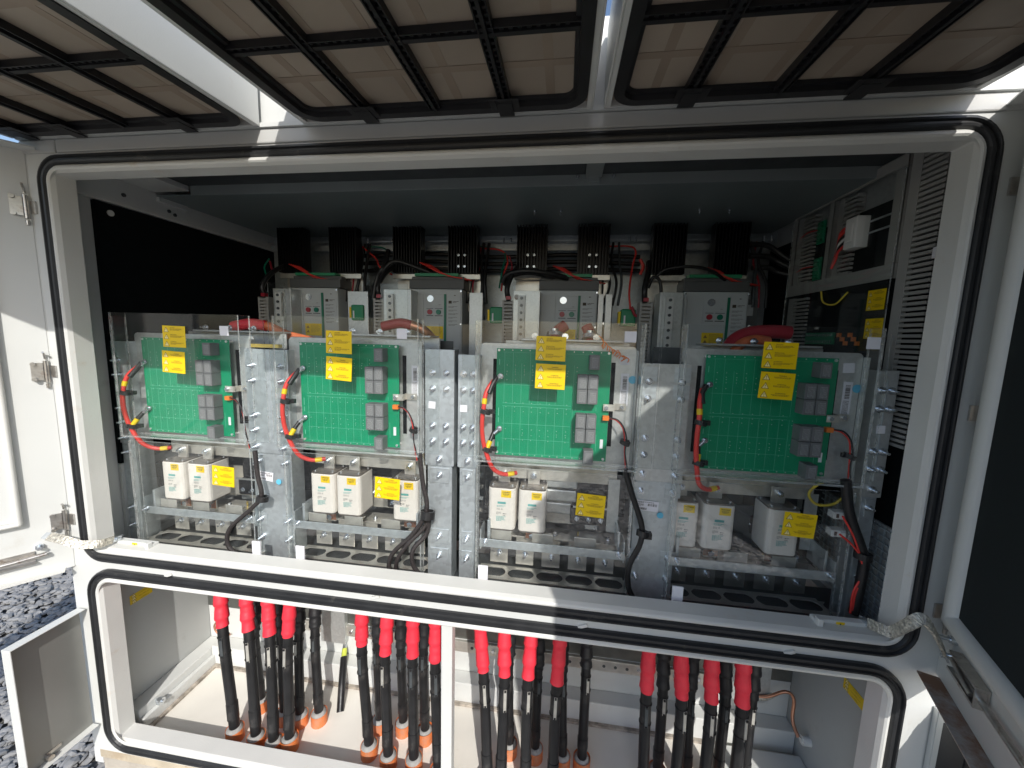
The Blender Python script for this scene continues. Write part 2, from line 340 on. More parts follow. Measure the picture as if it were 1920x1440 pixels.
gv2 = stones('gravel', 2600, (-1.45, -.45), (-.32, .0), .012, .026, .006, 'stonelit'); gv2['kind'] = 'stuff'; tag(gv2, 'sunlit pale gravel in front of the concrete plinth', 'gravel')
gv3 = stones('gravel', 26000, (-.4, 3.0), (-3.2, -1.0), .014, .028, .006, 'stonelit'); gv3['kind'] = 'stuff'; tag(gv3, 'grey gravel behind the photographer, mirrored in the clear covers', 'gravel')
pl = MB().box(-1.13, 1.13, .004, .9, GZ-.1, -1.3765).box(-1.18, 1.18, -.10, .0035, GZ-.1, -1.46).done('concrete_plinth', 'plinth', bevel=.006); tag(pl, 'pale concrete plinth under the white cabinet', 'plinth')

# ------------------------------------------------------------------ CABINET
CB = thing('electrical_cabinet', 'large white outdoor electrical cabinet standing open with its doors and roof hatches swung out', 'cabinet', (0, 0, GZ))
UR = (-1.075, 1.075, -.674, .4216); LR = (-1.073, 1.073, -1.313, -.724)
# flat front sheet with the two openings
import bmesh
def front_sheet():
    bm = bmesh.new(); seg = 10
    def loop(rect, r):
        x0, x1, z0, z1 = rect; L = []
        for (cx, cz, a0) in ((x1-r, z1-r, 0), (x0+r, z1-r, 90), (x0+r, z0+r, 180), (x1-r, z0+r, 270)):
            for k in range(seg+1):
                t = math.radians(a0+90*k/seg); L.append(bm.verts.new((cx+r*math.cos(t), 0, cz+r*math.sin(t))))
        for i in range(len(L)): bm.edges.new((L[i], L[(i+1) % len(L)]))
    o = [bm.verts.new(p) for p in ((-1.145, 0, -1.345), (1.145, 0, -1.345), (1.145, 0, .4735), (-1.145, 0, .4735))]
    for i in range(4): bm.edges.new((o[i], o[(i+1) % 4]))
    loop((UR[0]-.0, UR[1], UR[2], UR[3]), .055); loop(LR, .07)
    bmesh.ops.triangle_fill(bm, edges=bm.edges[:], use_beauty=True, use_dissolve=False)
    bmesh.ops.recalc_face_normals(bm, faces=bm.faces[:])
    me = bpy.data.meshes.new('front_frame'); bm.to_mesh(me); bm.free(); me.materials.append(MT['paint']); return me
ff = put(front_sheet(), 'front_frame', CB, (0, 0, 0))
MB().box(-1.13, 1.13, -.0005, .03, -1.376, -1.3455).done('base_rail', 'baserail', CB, bevel=.002); so = ff.modifiers.new('sol', 'SOLIDIFY'); so.thickness = .003; so.offset = 0
gp = [(-.0125, -.001), (-.0125, -.009), (-.0095, -.0155), (-.005, -.0165), (-.0025, -.0115), (.0015, -.0115), (.004, -.0165), (.0085, -.0155), (.0125, -.009), (.0125, -.001)]
MB().rsweep(UR, .055, gp, True, smooth=False).done('gasket', 'rubber', CB, label='black rubber gasket round the upper opening')
MB().rsweep(LR, .07, gp, True, smooth=False).done('gasket', 'rubber', CB, label='black rubber gasket round the lower opening')
lip = [(.0128, .0), (.0132, -.010), (.0175, -.014), (.0215, -.0145), (.0250, -.0115), (.0295, -.002), (.0305, .040), (.0290, .042)]
MB().rsweep(UR, .055, lip+[(.0, .045), (-.048, .048)], smooth=False, sharp=.027).done('opening_jamb', 'sillpaint', CB, label='white folded jamb of the upper opening')
MB().rsweep(LR, .07, lip+[(.0, .045), (-.040, .048)], smooth=False, sharp=.027).done('opening_jamb', 'sillpaint', CB, label='white folded jamb of the lower opening')
# header band, side corner posts, roof
MB().box(-1.145, -1.032, -.006, .0, .441, .473).box(-1.029, 1.12, -.006, 0, .441, .473).done('header', 'jamb', CB, bevel=.003)
MB().box(-1.15, 1.15, .0, .90, .476, .66).done('roof', 'paint', CB, bevel=.003); MB().box(-1.145, 1.12, -.0112, -.0002, .4745, .484).done('hinge_strip', 'paint', CB)
MB().box(-1.155, -1.125, .002, .9, -1.40, .475).done('side_wall', 'inner', CB, label='left side wall')
MB().box(1.125, 1.155, .002, .9, -1.40, .475).done('side_wall', 'inner', CB, label='right side wall')
MB().box(-1.124, -1.104, .05, .86, .375, .474).done('side_rail', 'inner', CB, bevel=.002)
MB().box(-1.1235, -1.112, .125, .85, -.44, .372).done('insulation_board', 'insul', CB)
MB().box(1.105, 1.1235, .10, .85, -.70, .372).done('insulation_board', 'insul', CB)
MB().box(-1.1245, 1.1245, .84, .86, -1.35, .475).done('back_wall', 'galv', CB)
MB().box(-1.10, 1.098, .30, .835, .440, .444).done('ceiling_panel', 'ceilp', CB)
MB().box(-.965, 1.098, .296, .2995, .4405, .472).done('ceiling_flange', 'flange', CB, bevel=.001)
MB().box(-1.10, 1.10, .05, .296, .470, .475).done('ceiling_lining', 'dsteel', CB)
MB().box(.332, .378, .20, .294, .46, .480).box(.338, .372, .288, .295, .446, .463).done('ceiling_bracket', 'flange', CB, bevel=.001)
for px, py in ((1003, 395), (1052, 395), (1312, 393), (1368, 393)):
    p = at(px, py, z=.438); MB().cyl((p[0], p[1], .4395), (p[0], p[1], .424), .0028, 8).cyl((p[0], p[1], .4395), (p[0], p[1], .4345), .006, 6).done('screw', 'zinc', CB)
for px, py in ((1083, 333), (1150, 331)):
    p = at(px, py, y=.295); MB().cyl((p[0], .2955, p[2]), (p[0], .286, p[2]), .005, 8).done('screw', 'zinc', CB)
MB().box(-1.1035, -1.09, .30, .40, .425, .4395).box(-1.1035, -.97, .10, .295, .452, .469).done('ceiling_bracket', 'inner', CB, bevel=.001, label='pale bracket at the left end of the ceiling panel')
for y_, z_ in ((.20, .41), (.34, .405), (.36, .398)): MB().cyl((-1.1038, y_, z_), (-1.100, y_, z_), .006, 8).done('rail_hole', 'dsteel', CB)
MB().cyl((-1.1118, .165, .345), (-1.108, .165, .345), .009, 12).done('board_pin', 'white', CB)
# divider between the two rooms, oval cable plate of the upper floor
MB().box(-1.12, 1.12, .066, .30, -.735, -.728).done('divider_shelf', 'dsteel', CB)
def oval_plate(x0, x1, y0, y1, z, n):
    mb = MB(); w = (x1-x0)/n; mb.box(x0, x1, y1, y1+.012, z-.003, z); mb.box(x0, x1, y0-.012, y0, z-.003, z)
    for i in range(n+1):
        cx = x0+i*w; P = []
        for k in range(9):
            t = k/8; y = y0+(y1-y0)*t; hw = .0035+.013*abs(2*t-1)**2.2; P.append((cx+hw, y))
        for k in range(8, -1, -1):
            t = k/8; y = y0+(y1-y0)*t; hw = .0035+.013*abs(2*t-1)**2.2; P.append((cx-hw, y))
        mb.prism(P, 'z', z-.003, z)
    return mb
# lower room
MB().box(-1.124, -1.117, .066, .385, -1.395, -.74).done('lower_side_panel', 'greywall', CB, label='grey left wall of the lower room')
MB().box(1.098, 1.124, .066, .385, -1.395, -.74).done('lower_side_panel', 'greywall', CB, label='grey right wall of the lower room')
MB().box(-1.116, 1.097, .385, .392, -1.36, -1.131).done('lower_back_panel', 'paint', CB)
MB().box(-1.116, 1.097, .383, .40, -1.13, -.742).done('back_plate', 'galvdark', CB, label='dark zinc plate along the back of the lower room')
MB().box(-1.116, 1.097, .062, .384, -1.375, -1.345).done('compartment_floor', 'screed', CB)
MB().box(-1.116, -1.06, .066, .384, -1.3445, -1.27).prism([(-1.06, .066), (-1.045, .066), (-1.045, .33), (-1.06, .33)], 'z', -1.3445, -1.30).done('floor_ledge', 'paint', CB, bevel=.003)
MB().box(-1.059, 1.096, .330, .384, -1.3445, -1.262).done('floor_ledge', 'paint', CB, bevel=.003)
MB().box(.83, 1.097, .10, .2995, -1.3445, -1.31).box(1.0, 1.097, .066, .10, -1.3445, -1.25).done('floor_ledge', 'paint', CB, bevel=.004)
MB().box(-1.0445, .83, .318, .3298, -1.3448, -1.336).box(-1.0448, -1.033, .068, .318, -1.3448, -1.336).done('sealant_edge', 'dirtline', CB)
MB().box(-.005, .026, .022, .052, -1.29, -.75).done('mullion', 'paint', CB, bevel=.002)
# bar with holes at the back of the lower room
hb = MB().box(-.90, .95, .372, .3825, -1.175, -1.133)
hb.done('perforated_bar', 'tin', CB, bevel=.001)
for i in range(46):
    x = -.88+i*.04
    if random.random() < .75: MB().ring((x, .3715, -1.154), (0, 1, 0), .001, .0055, .0016, 10).done('bar_hole', 'dsteel', CB)
    if random.random() < .30: MB().cyl((x, .3715, -1.154), (x, .366, -1.154), .0065, 6).done('bolt', 'zinc', CB)
for i in range(30):
    x = -.9+i*.062; MB().cyl((x, .3828, -1.02), (x, .378, -1.02), .005, 6).done('bolt', 'zinc', CB)
for (a, b) in ((-.60, -.50), (.90, 1.02)): MB().box(a, b, .36, .3825, -1.20, -1.02).done('mounting_plate', 'galvplate', CB, bevel=.001)
# stop blocks on the sill with little yellow stickers, white tabs
for (px0, px1, py) in ((225, 292, 1018), (1522, 1622, 1160)):
    a = at(px0, py, y=.03); b = at(px1, py, y=.03)
    MB().box(a[0], b[0], .022, .040, -.655, -.636).box(a[0] if px0 > 1000 else b[0]-.012, a[0]+.012 if px0 > 1000 else b[0], .008, .0215, -.657, -.628).done('stop_block', 'paint', CB, bevel=.002)
    c = (a[0]+b[0])/2; MB().box(c-.009, c+.009, .0212, .0218, -.653, -.638).done('earth_sticker', 'yellow', CB)
    MB().box(c-.001, c+.001, .0205, .021, -.650, -.641).box(c-.005, c+.005, .0205, .021, -.646, -.645).done('earth_mark', 'ink', CB)
for px in (562, 905, 1271, 480):
    a = at(px, 1050+.09*(px-560), y=.056); MB().box(a[0]-.013, a[0]+.013, .058, .062, -.66, -.617).done('white_tab', 'paper', CB)
for px, py in ((318, 1077), (705, 1118), (1092, 1172), (1478, 1221)):
    a = at(px, py, y=-.001); MB().obox((a[0], -.004, a[2]), (.011, 0, .004), (0, .0035, 0), (-.0015, 0, .0035)).done('hinge_tab', 'sillpaint', CB, bevel=.001)
# yellow stickers in the lower room
o = sticker(CB, 0, 0, 0, .07, .032, '!', label='small yellow sticker on the left wall of the lower room', rot=(math.radians(0), 0, math.radians(90)), name='side_sticker')
p = at(262, 1118, x=-1.1165); o.location = Vector((p[0], p[1]-.03, p[2]+.02))-CB.location
o = sticker(CB, 0, 0, 0, .07, .032, '!', label='small yellow sticker on the right wall of the lower room', rot=(0, 0, math.radians(-90)), name='side_sticker')
p = at(1600, 1300, x=1.0975); o.location = Vector((p[0], p[1]+.035, p[2]+.016))-CB.location
MB().cyl((-1.05, .12, -1.285), (-1.035, .12, -1.285), .012, 6).cyl((-1.06, .12, -1.285), (-1.03, .12, -1.285), .005, 8).done('nut', 'zinc', CB)

# ---- hinges on the cabinet edge
def hinge(z, side):
    s = side; x = 1.128*s
    a = MB().box(x-.012*s-.004, x-.012*s+.010, -.012, -.004, z-.030, z+.030) if False else MB()
    a.box(x-.014*s, x+.002*s, -.006, -.002, z-.016, z+.016)
    a.cyl((x+.006*s, -.012, z-.030), (x+.006*s, -.012, z+.030), .0052, 12)
    a.cyl((x+.006*s, -.012, z-.046), (x+.006*s, -.012, z-.034), .004, 8)
    a.tube([(x+.006*s, -.012, z+.034), (x+.006*s, -.013, z+.046), (x+.001*s, -.018, z+.052), (x-.008*s, -.024, z+.054)], .0026, 8)
    u = Vector((-.6, -.8, 0)) if s < 0 else Vector((-.384, -.923, 0)); n_ = Vector((.8, -.6, 0)) if s < 0 else Vector((-.923, .384, 0))
    c = Vector((x+.006*s, -.012, z))+u*.016+n_*.002
    a.obox(c, u*.011, n_*.0018, Vector((0, 0, .024)))
    for k in (-1, 1): q = c+Vector((0, 0, .021*k))+n_*.002+u*.006; a.cyl(q, q+n_*.006, .0055, 10)
    a.done('hinge', 'stainless', CB)
for z in (.307, -.13, -.567):
    hinge(z, -1); hinge(z, 1)

# ---- doors: local frame x = along the door from the hinge, y = inner normal, z up
def door(side):
    s = side
    u = Vector((-.6, -.8, 0)) if s < 0 else Vector((-.384, -.923, 0)); n_ = Vector((.8, -.6, 0)) if s < 0 else Vector((-.923, .384, 0))
    O = Vector((1.137*s, -.010, 0)) if s > 0 else Vector((-1.137, -.010, 0))
    def T(mb):
        mb.v = [tuple(O+u*p[0]+n_*p[1]+Vector((0, 0, p[2]))) for p in mb.v]; return mb
    Wd = 1.19 if s > 0 else 1.12
    zb, zt = -.716, .452
    d = T(MB().box(-.012, Wd, -.030, -.026, zb, zt).box(-.012, -.008, -.026, .000, zb, zt).box(Wd-.004, Wd, -.026, .0, zb, zt)).done('door', 'paint', CB, bevel=.002, label='left upper door, sunlit white inner face' if s < 0 else 'right upper door, shaded white inner face')
    T(MB().box(-.0078, Wd-.0042, -.003, .0, zb, zt)).done('inner_skin', 'paint', d)
    T(MB().box(.010, Wd, .0005, .036 if s > 0 else .026, zb, zb+.003)).done('bottom_flange', 'rust' if s > 0 else 'sillpaint', d)
    T(MB().box(-.03, Wd, .0005, .05, zt-.003, zt)).done('top_flange', 'paint', d)
    if s < 0:
        T(MB().rsweep((.075, Wd-.08, -.556, .33), .006, [(0, 0), (.0, .016), (.006, .018), (.010, .016), (.010, .001)])).done('raised_rim', 'sillpaint', d)
        T(MB().box(.0855, Wd-.09, .001, .004, -.545, .32)).done('inner_pad', 'paint', d)
        T(MB().rsweep((.125, Wd-.13, -.50, .28), .04, [(0, .004), (.0, .008), (.010, .010), (.020, .008), (.02, .004)])).done('inner_bead', 'rubber', d)
    else:
        T(MB().rsweep((.052, Wd-.06, -.560, .40), .004, [(0, 0), (.0, .030), (.004, .032), (.020, .030), (.028, .020), (.029, .001)])).done('raised_rim', 'paint', d)
        T(MB().box(.082, Wd-.09, .0008, .018, -.530, .37)).done('insulation_pad', 'doorinsul', d)
    # latch and rod along the bottom
    if s > 0:
        z = -.625; x0 = .075
        T(MB().box(x0, x0+.10, .001, .020, z-.020, z-.015).box(x0, x0+.10, .001, .020, z+.015, z+.020).box(x0, x0+.10, .0012, .004, z-.0145, z+.0145).box(x0+.097, x0+.10, .0045, .020, z-.0145, z+.0145)).done('latch_housing', 'stainless', d)
        T(MB().tube([(x0+.02, .012, z), (x0+.12, .012, z-.002), (x0+.7, .012, z-.004)], .0055, 8)).done('latch_rod', 'stainless', d)
        T(MB().tube([(x0+.01, .018, z+.008), (x0+.05, .022, z+.004), (x0+.09, .020, z-.004)], .0045, 8)).done('latch_hook', 'stainless', d)
        T(MB().cyl((.045, .0, -.60), (.045, .030, -.60), .004, 8).cyl((.045, .0, -.60), (.045, .010, -.60), .009, 6)).done('stud', 'zinc', d)
        T(MB().cyl((.058, .0, -.633), (.058, .024, -.633), .004, 8).cyl((.058, .0, -.633), (.058, .008, -.633), .008, 6)).done('stud', 'zinc', d)
    else:
        T(MB().tube([(.04, .012, -.652), (.10, .014, -.655), (.5, .014, -.66)], .006, 8)).done('latch_rod', 'stainless', d)
        T(MB().box(.062, .22, .001, .004, -.672, -.640).box(.062, .22, .0045, .014, -.673, -.669)).done('latch_housing', 'stainless', d)
        T(MB().cyl((.052, .0, -.63), (.052, .020, -.63), .005, 8).cyl((.052, .0, -.63), (.052, .008, -.63), .009, 6)).done('stud', 'zinc', d)
    return d
door(-1); door(1)
# lower left door, a shallow tray seen from inside
ld = MB().box(-1.136, -1.132, -.168, -.008, -1.248, -.850).box(-1.132, -1.108, -.168, -.008, -.853, -.850).box(-1.132, -1.108, -.168, -.165, -1.248, -.853).box(-1.132, -1.108, -.165, -.008, -1.248, -1.245).done('lower_door', 'paint', CB, bevel=.001, label='small lower left door standing straight out')
MB().box(-1.1317, -1.130, -.1648, -.009, -1.2445, -.8535).done('inner_skin', 'baregrey', ld)
MB().cyl((-1.1298, -.115, -1.235), (-1.116, -.115, -1.235), .008, 10).box(-1.132, -1.128, -.12, -.085, -1.232, -1.222).done('latch', 'stainless', ld)
# lower right door edge, open past the corner
lr = MB().box(1.150, 1.154, -.34, -.012, -1.30, -.80).box(1.1495, 1.20, -.012, .0, -1.30, -.80).done('lower_door', 'paint', CB, bevel=.002, label='lower right door swung out, only its edge in view')
MB().box(1.145, 1.1495, -.10, -.03, -1.29, -.81).box(1.143, 1.145, -.08, -.05, -1.29, -.81).done('door_seal', 'rubber', lr)
# corner post right under the hinge line
# ---- roof hatches
def hatch(x0, x1, label, gx, rails=(.222, .42)):
    """a lid lying almost level above the opening; gx = bars running outward"""
    sl = .042; L = .60
    def T(mb):
        mb.v = [(p[0], -.012-p[1], .4755-sl*p[1]+p[2]) for p in mb.v]; return mb
    H = .15
    h = T(MB().box(x0, x1, 0, L, H, H+.003).box(x0, x0+.004, 0, L, 0, H).box(x1-.004, x1, 0, L, 0, H).box(x0+.004, x1-.004, 0, .004, 0, H).box(x0+.004, x1-.004, L-.004, L, 0, H)).done('roof_hatch', 'paint', CB, bevel=.0015, label=label)
    T(MB().box(x0+.0042, x0+.013, .0045, L, .0, .003)).done('lid_rim', 'paint', h); T(MB().box(x1-.013, x1-.0042, .0045, L, .0, .003)).done('lid_rim', 'paint', h)
    T(MB().box(x0+.0045, x1-.0045, .0045, L-.0045, .014, .017)).done('filter_cloth', 'filt', h)
    bs = MB()  # flat brown strips: the back grid's shadow on the cloth, put into colour
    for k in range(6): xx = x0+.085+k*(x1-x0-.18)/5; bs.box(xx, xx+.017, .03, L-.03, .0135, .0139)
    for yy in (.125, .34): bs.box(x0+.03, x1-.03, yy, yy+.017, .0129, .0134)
    T(bs).done('cloth_shadow_strips', 'filtshade', h)
    # mirrored rounded frame: build in xz then map
    fr = MB().rsweep((x0+.0135, x1-.0135, .010, L-.006), .05, [(0, 0), (.0, -.003), (.020, -.003), (.021, .006), (.028, .007), (.029, .013)], smooth=False)
    fr.v = [(p[0], p[2], p[1]) for p in fr.v]; T(fr).done('filter_frame', 'grid', h)
    for y in rails:
        b = MB().box(x0+.03, x1-.03, y, y+.009, .001, .0135).box(x0+.03, x1-.03, y+.0175, y+.020, .001, .0135); xx = x0+.035
        while xx < x1-.045: b.box(xx, xx+.0065, y+.0091, y+.0174, .004, .012); xx += .0145
        T(b).done('grid_bar', 'grid', h)
    for k, x in enumerate(gx):
        b = MB().box(x-.003, x+.003, .01, L-.02, -.003, .0135)
        for sx in (-1, 1):
            q = 0
            b.box(x+sx*.010, x+sx*.0125, .01, L-.02, .0, .0135)
            for j in range(40):
                yy = .014+j*.0145
                if yy < L-.03: b.box(x+sx*.0031, x+sx*.0099, yy, yy+.006, .003, .0125)
        T(b).done('grid_bar', 'grid', h)
        if k != (1 if gx[0] > -.9 else 2):
            T(MB().box(x-.016, x+.016, -.001, .048, -.006, -.0035).box(x-.030, x-.0162, .022, .062, -.005, -.0032).box(x+.0162, x+.030, .022, .062, -.005, -.0032).box(x-.016, x+.016, .0485, .062, -.005, -.0032)).done('catch', 'grid', h, bevel=.001)
    return h
hatch(-1.15, -.440, 'leftmost roof hatch lid with brown filter cloth behind a black grid', (-1.08, -.935, -.772, -.62))
hatch(-.328, .330, 'middle roof hatch lid with brown filter cloth behind a black grid', (-.157, -.001, .150))
hatch(.352, 1.035, 'rightmost roof hatch lid with brown filter cloth behind a black grid', (.513, .676, .820))

# ------------------------------------------------------------------ small hardware meshes
def m_bolt():
    return MB().cyl((0, 0, 0), (0, -.0025, 0), .0095, 14).cyl((0, -.0025, 0), (0, -.0095, 0), .0068, 6).cyl((0, -.0095, 0), (0, -.021, 0), .0032, 8).mesh('zinc', name='bolt')
def m_nut():
    return MB().cyl((0, 0, 0), (0, -.002, 0), .008, 12).cyl((0, -.002, 0), (0, -.008, 0), .0055, 6).mesh('zinc', name='bolt')
def bolt(parent, x, z, y=.13, s=1.): o = put(cached('bolt', m_bolt), 'bolt', parent, (x, y, z), rot=(random.uniform(-.05, .05), random.uniform(0, 1), 0)); o.scale = (s, s, s); return o
# ------------------------------------------------------------------ BAYS
BX = [at(200, 586, y=.085)[0]+.004, at(508, 590, y=.085)[0], at(892, 600, y=.085)[0], at(1290, 612, y=.085)[0]]
ORD = ['leftmost bay', 'second bay from the left', 'third bay from the left', 'rightmost bay']
YP = .13
rack = thing('mounting_rack', 'galvanized steel rack of bolted upright posts carrying the four green circuit boards', 'steel rack', (0, .15, -.72))
def post(px0, px1, py0, zb=-.726, label=None, cols=2, stepz=-.372, wid=.012):
    x0 = at(px0, 800, y=YP)[0]; x1 = at(px1, 800, y=YP)[0]
    zt = at((px0+px1)/2, py0, y=YP)[2]
    MB().box(x0, x1, YP, YP+.003, stepz, zt).box(x0, x0+.003, YP+.0031, YP+.05, stepz, zt).box(x1-.003, x1, YP+.0031, YP+.05, stepz, zt).done('post_plate', 'galvplate' if label == 'g' else 'galv', rack, bevel=.0012)
    MB().box(x0+.006, x1-.006, YP+.004, YP+.007, zb, stepz+.03).box(x0+.006, x0+.009, YP+.0071, YP+.06, zb, stepz+.03).box(x1-.009, x1-.006, YP+.0071, YP+.06, zb, stepz+.03).done('post', 'galv', rack, bevel=.0012)
    w = x1-x0; xs = [x0+w*.27, x1-w*.27] if cols == 2 else [(x0+x1)/2]
    if w > .09: xs = [x0+w*.17, x1-w*.17]
    for zz in (-.105, -.150, -.255, -.300) if zt > -.09 else (-.15, -.255, -.3):
        for x in xs: bolt(rack, x, zz, YP)
    for zz, n in ((-.352, 2), (-.400, 2), (-.585, 2), (-.645, 2)):
        for x in xs if w > .09 else [(x0+x1)/2]: bolt(rack, x, zz, YP+(.004 if zz < stepz+.0 else 0))
        if w <= .09 and zz < -.37: MB().box(x0+.014, x1-.014, YP+.0015, YP+.0038, zz-.024, zz+.022).done('bolt_pad', 'galv', rack, bevel=.0012)
    # thin strap joints
    if w > .09:
        for x in xs:
            for zz in (-.085, -.130, -.395, -.585): MB().box(x-.020, x+.020, YP-.0016 if zz > stepz else YP+.002, YP-.0002 if zz > stepz else YP+.0038, zz-.020, zz+.018).done('bolt_pad', 'galv', rack, bevel=.0012)
    else:
        MB().box(x0+w*.48, x0+w*.52, YP-.002, YP-.0002, -.33, -.08).done('joint_strip', 'galv', rack)
    return x0, x1
posts = [post(219, 250, 640, cols=1), post(466, 545, 655), post(797, 851, 655), post(858, 897, 665), post(1195, 1288, 682, label='g'), post(1632, 1672, 695, cols=2, label='g')]
# small printed labels on the posts
def plain_label(parent, x, z, y, w, h, roll=0, bars=True, name='paper_label', lab=None):
    key = ('pl', round(w, 3), round(h, 3), bars)
    def mk():
        a = MB().box(0, w, -.0004, 0, -h, 0).mesh('paper', name=name); b = MB(); rnd = random.Random(5)
        if bars:
            lines(b, w*.06, -h*.16, -.0007, w*.8, 2, h*.05, rnd); lines(b, w*.06, -h*.40, -.0007, w*.4, 3, h*.05, rnd)
            xx = w*.55
            while xx < w*.93: q = rnd.choice((.0006, .001, .0016)); b.add([(xx, -.0007, -h*.5), (xx+q, -.0007, -h*.5), (xx+q, -.0007, -h*.25), (xx, -.0007, -h*.25)], [[0, 1, 2, 3]]); xx += q+rnd.choice((.0007, .0013))
            xx = w*.06
            while xx < w*.5: q = rnd.choice((.0006, .001, .0016)); b.add([(xx, -.0007, -h*.92), (xx+q, -.0007, -h*.92), (xx+q, -.0007, -h*.7), (xx, -.0007, -h*.7)], [[0, 1, 2, 3]]); xx += q+rnd.choice((.0007, .0013))
        return a, (b.mesh('ink', name='print') if bars else None)
    a, b = cached(key, mk); o = put(a, name, parent, (x, y, z), rot=(0, roll, 0), label=lab)
    if b: put(b, 'print', o, (0, 0, 0), local=True)
    return o
for px, py, w, roll in ((804, 752, .020, .06), (863, 759, .020, 0), (1643, 798, .020, -.05)):
    p = at(px, py, y=YP-.0022); plain_label(rack, p[0], p[2], YP-.0022, w, w, roll, False, lab='small square white sticker')
for px, py, w, roll in ((485, 882, .050, .10), (1191, 936, .062, .06)):
    p = at(px, py, y=YP+.001); plain_label(rack, p[0], p[2], YP+.001, w, .028, roll, True, lab='white barcode label')
    q = at(px+37 if px < 1000 else px+47, py+22 if px < 1000 else py+31, y=YP-.001); MB().cyl((q[0], YP+.001, q[2]), (q[0], YP-.0002, q[2]), .0085, 18).done('round_sticker', 'blue', rack)

def m_fuse():
    a = MB(); w, h, d = .079, .128, .085
    prof = [(0, 0), (.0, -.0)]
    P = []
    r = .012
    for (cx, cz, a0) in ((w/2-r, d/2-r, 0), (-w/2+r, d/2-r, 90), (-w/2+r, -d/2+r, 180), (w/2-r, -d/2+r, 270)):
        for k in range(4): t = math.radians(a0+30*k); P.append((cx+r*math.cos(t), cz+r*math.sin(t)))
    a.prism(P, 'z', -h, -.004)
    e = MB(); Pe = [(p[0]*.96, p[1]*.96) for p in P]; e.prism(Pe, 'z', -.004, .0); e.prism(Pe, 'z', -h-.004, -h)
    for sx in (-1, 1):
        for sy in (-1, 1): e.cyl((sx*w*.36, sy*d*.34, .0), (sx*w*.36, sy*d*.34, .0035), .004, 8, 1)
    b = MB().box(-.017, .017, -.003, .003, .0005, .045).box(-.017, .017, -.003, .003, -h-.045, -h-.0045)
    rim = MB().rsweep((0, 1, 0, 1), .1, [(0, 0), (0, 1)])
    bl = MB().cyl((0, -.003, .028), (0, -.012, .028), .009, 6).cyl((0, -.012, .028), (0, -.02, .028), .005, 8).cyl((0, -.003, -h-.03), (0, -.012, -h-.03), .009, 6)
    lab = MB().box(-.002, .027, -d/2-.0007, -d/2-.0002, -.03, -.009); pr = MB(); rnd = random.Random(9)
    y = -d/2-.0006
    add_text(pr, 'WARNING', .0125, -.0155, -d/2-.0011, .0045, 1, True, True); lines(pr, .002, -.019, -d/2-.0011, .021, 3, .0012, rnd, 1, 2., True)
    pr.box(-.012, .012, y, y+.0003, -.050, -.0435, 0)
    lines(pr, -.014, -.056, y, .030, 2, .0016, rnd, 0, 2.); add_text(pr, '350 A', -.015, -.068, y, .0075, 2)
    lines(pr, -.015, -.076, y, .015, 3, .0012, rnd, 2, 2.4); lines(pr, .004, -.080, y, .012, 2, .002, rnd, 2, 2.4)
    lines(pr, -.015, -.089, y, .028, 5, .0019, rnd, 0, 1.7)
    return dict(body=a.mesh('ceramic', name='fuse_body'), plate=e.mesh(['fuseplate', 'zinc'], name='end_plate'), blade=b.mesh('tin', name='fuse_blade'), bolt=bl.mesh('zinc', name='terminal_bolt'), lab=lab.mesh('yellow', name='fuse_sticker'), pad=MB().box(-.019, .019, -.0055, -.0035, -h-.040, -h-.006).mesh('copper', name='contact_pad'), pr=pr.mesh(['teal', 'ink', 'brkdark'], name='fuse_print'))
def fuse(x, z, y, label, rz=0):
    F = cached('fuse', m_fuse); t = thing('square_body_fuse', label, 'fuse', (x, y, z), 'white ceramic fuses in the bays', rz=rz)
    bd = put(F['body'], 'fuse_body', t, (0, 0, 0), local=True, bevel=.003)
    put(F['plate'], 'end_plates', t, local=True); put(F['blade'], 'blades', t, local=True); put(F['pad'], 'contact_pad', t, local=True); put(F['bolt'], 'terminal_bolts', t, local=True)
    put(F['lab'], 'yellow_sticker', t, local=True); put(F['pr'], 'print', t, local=True)
    return t

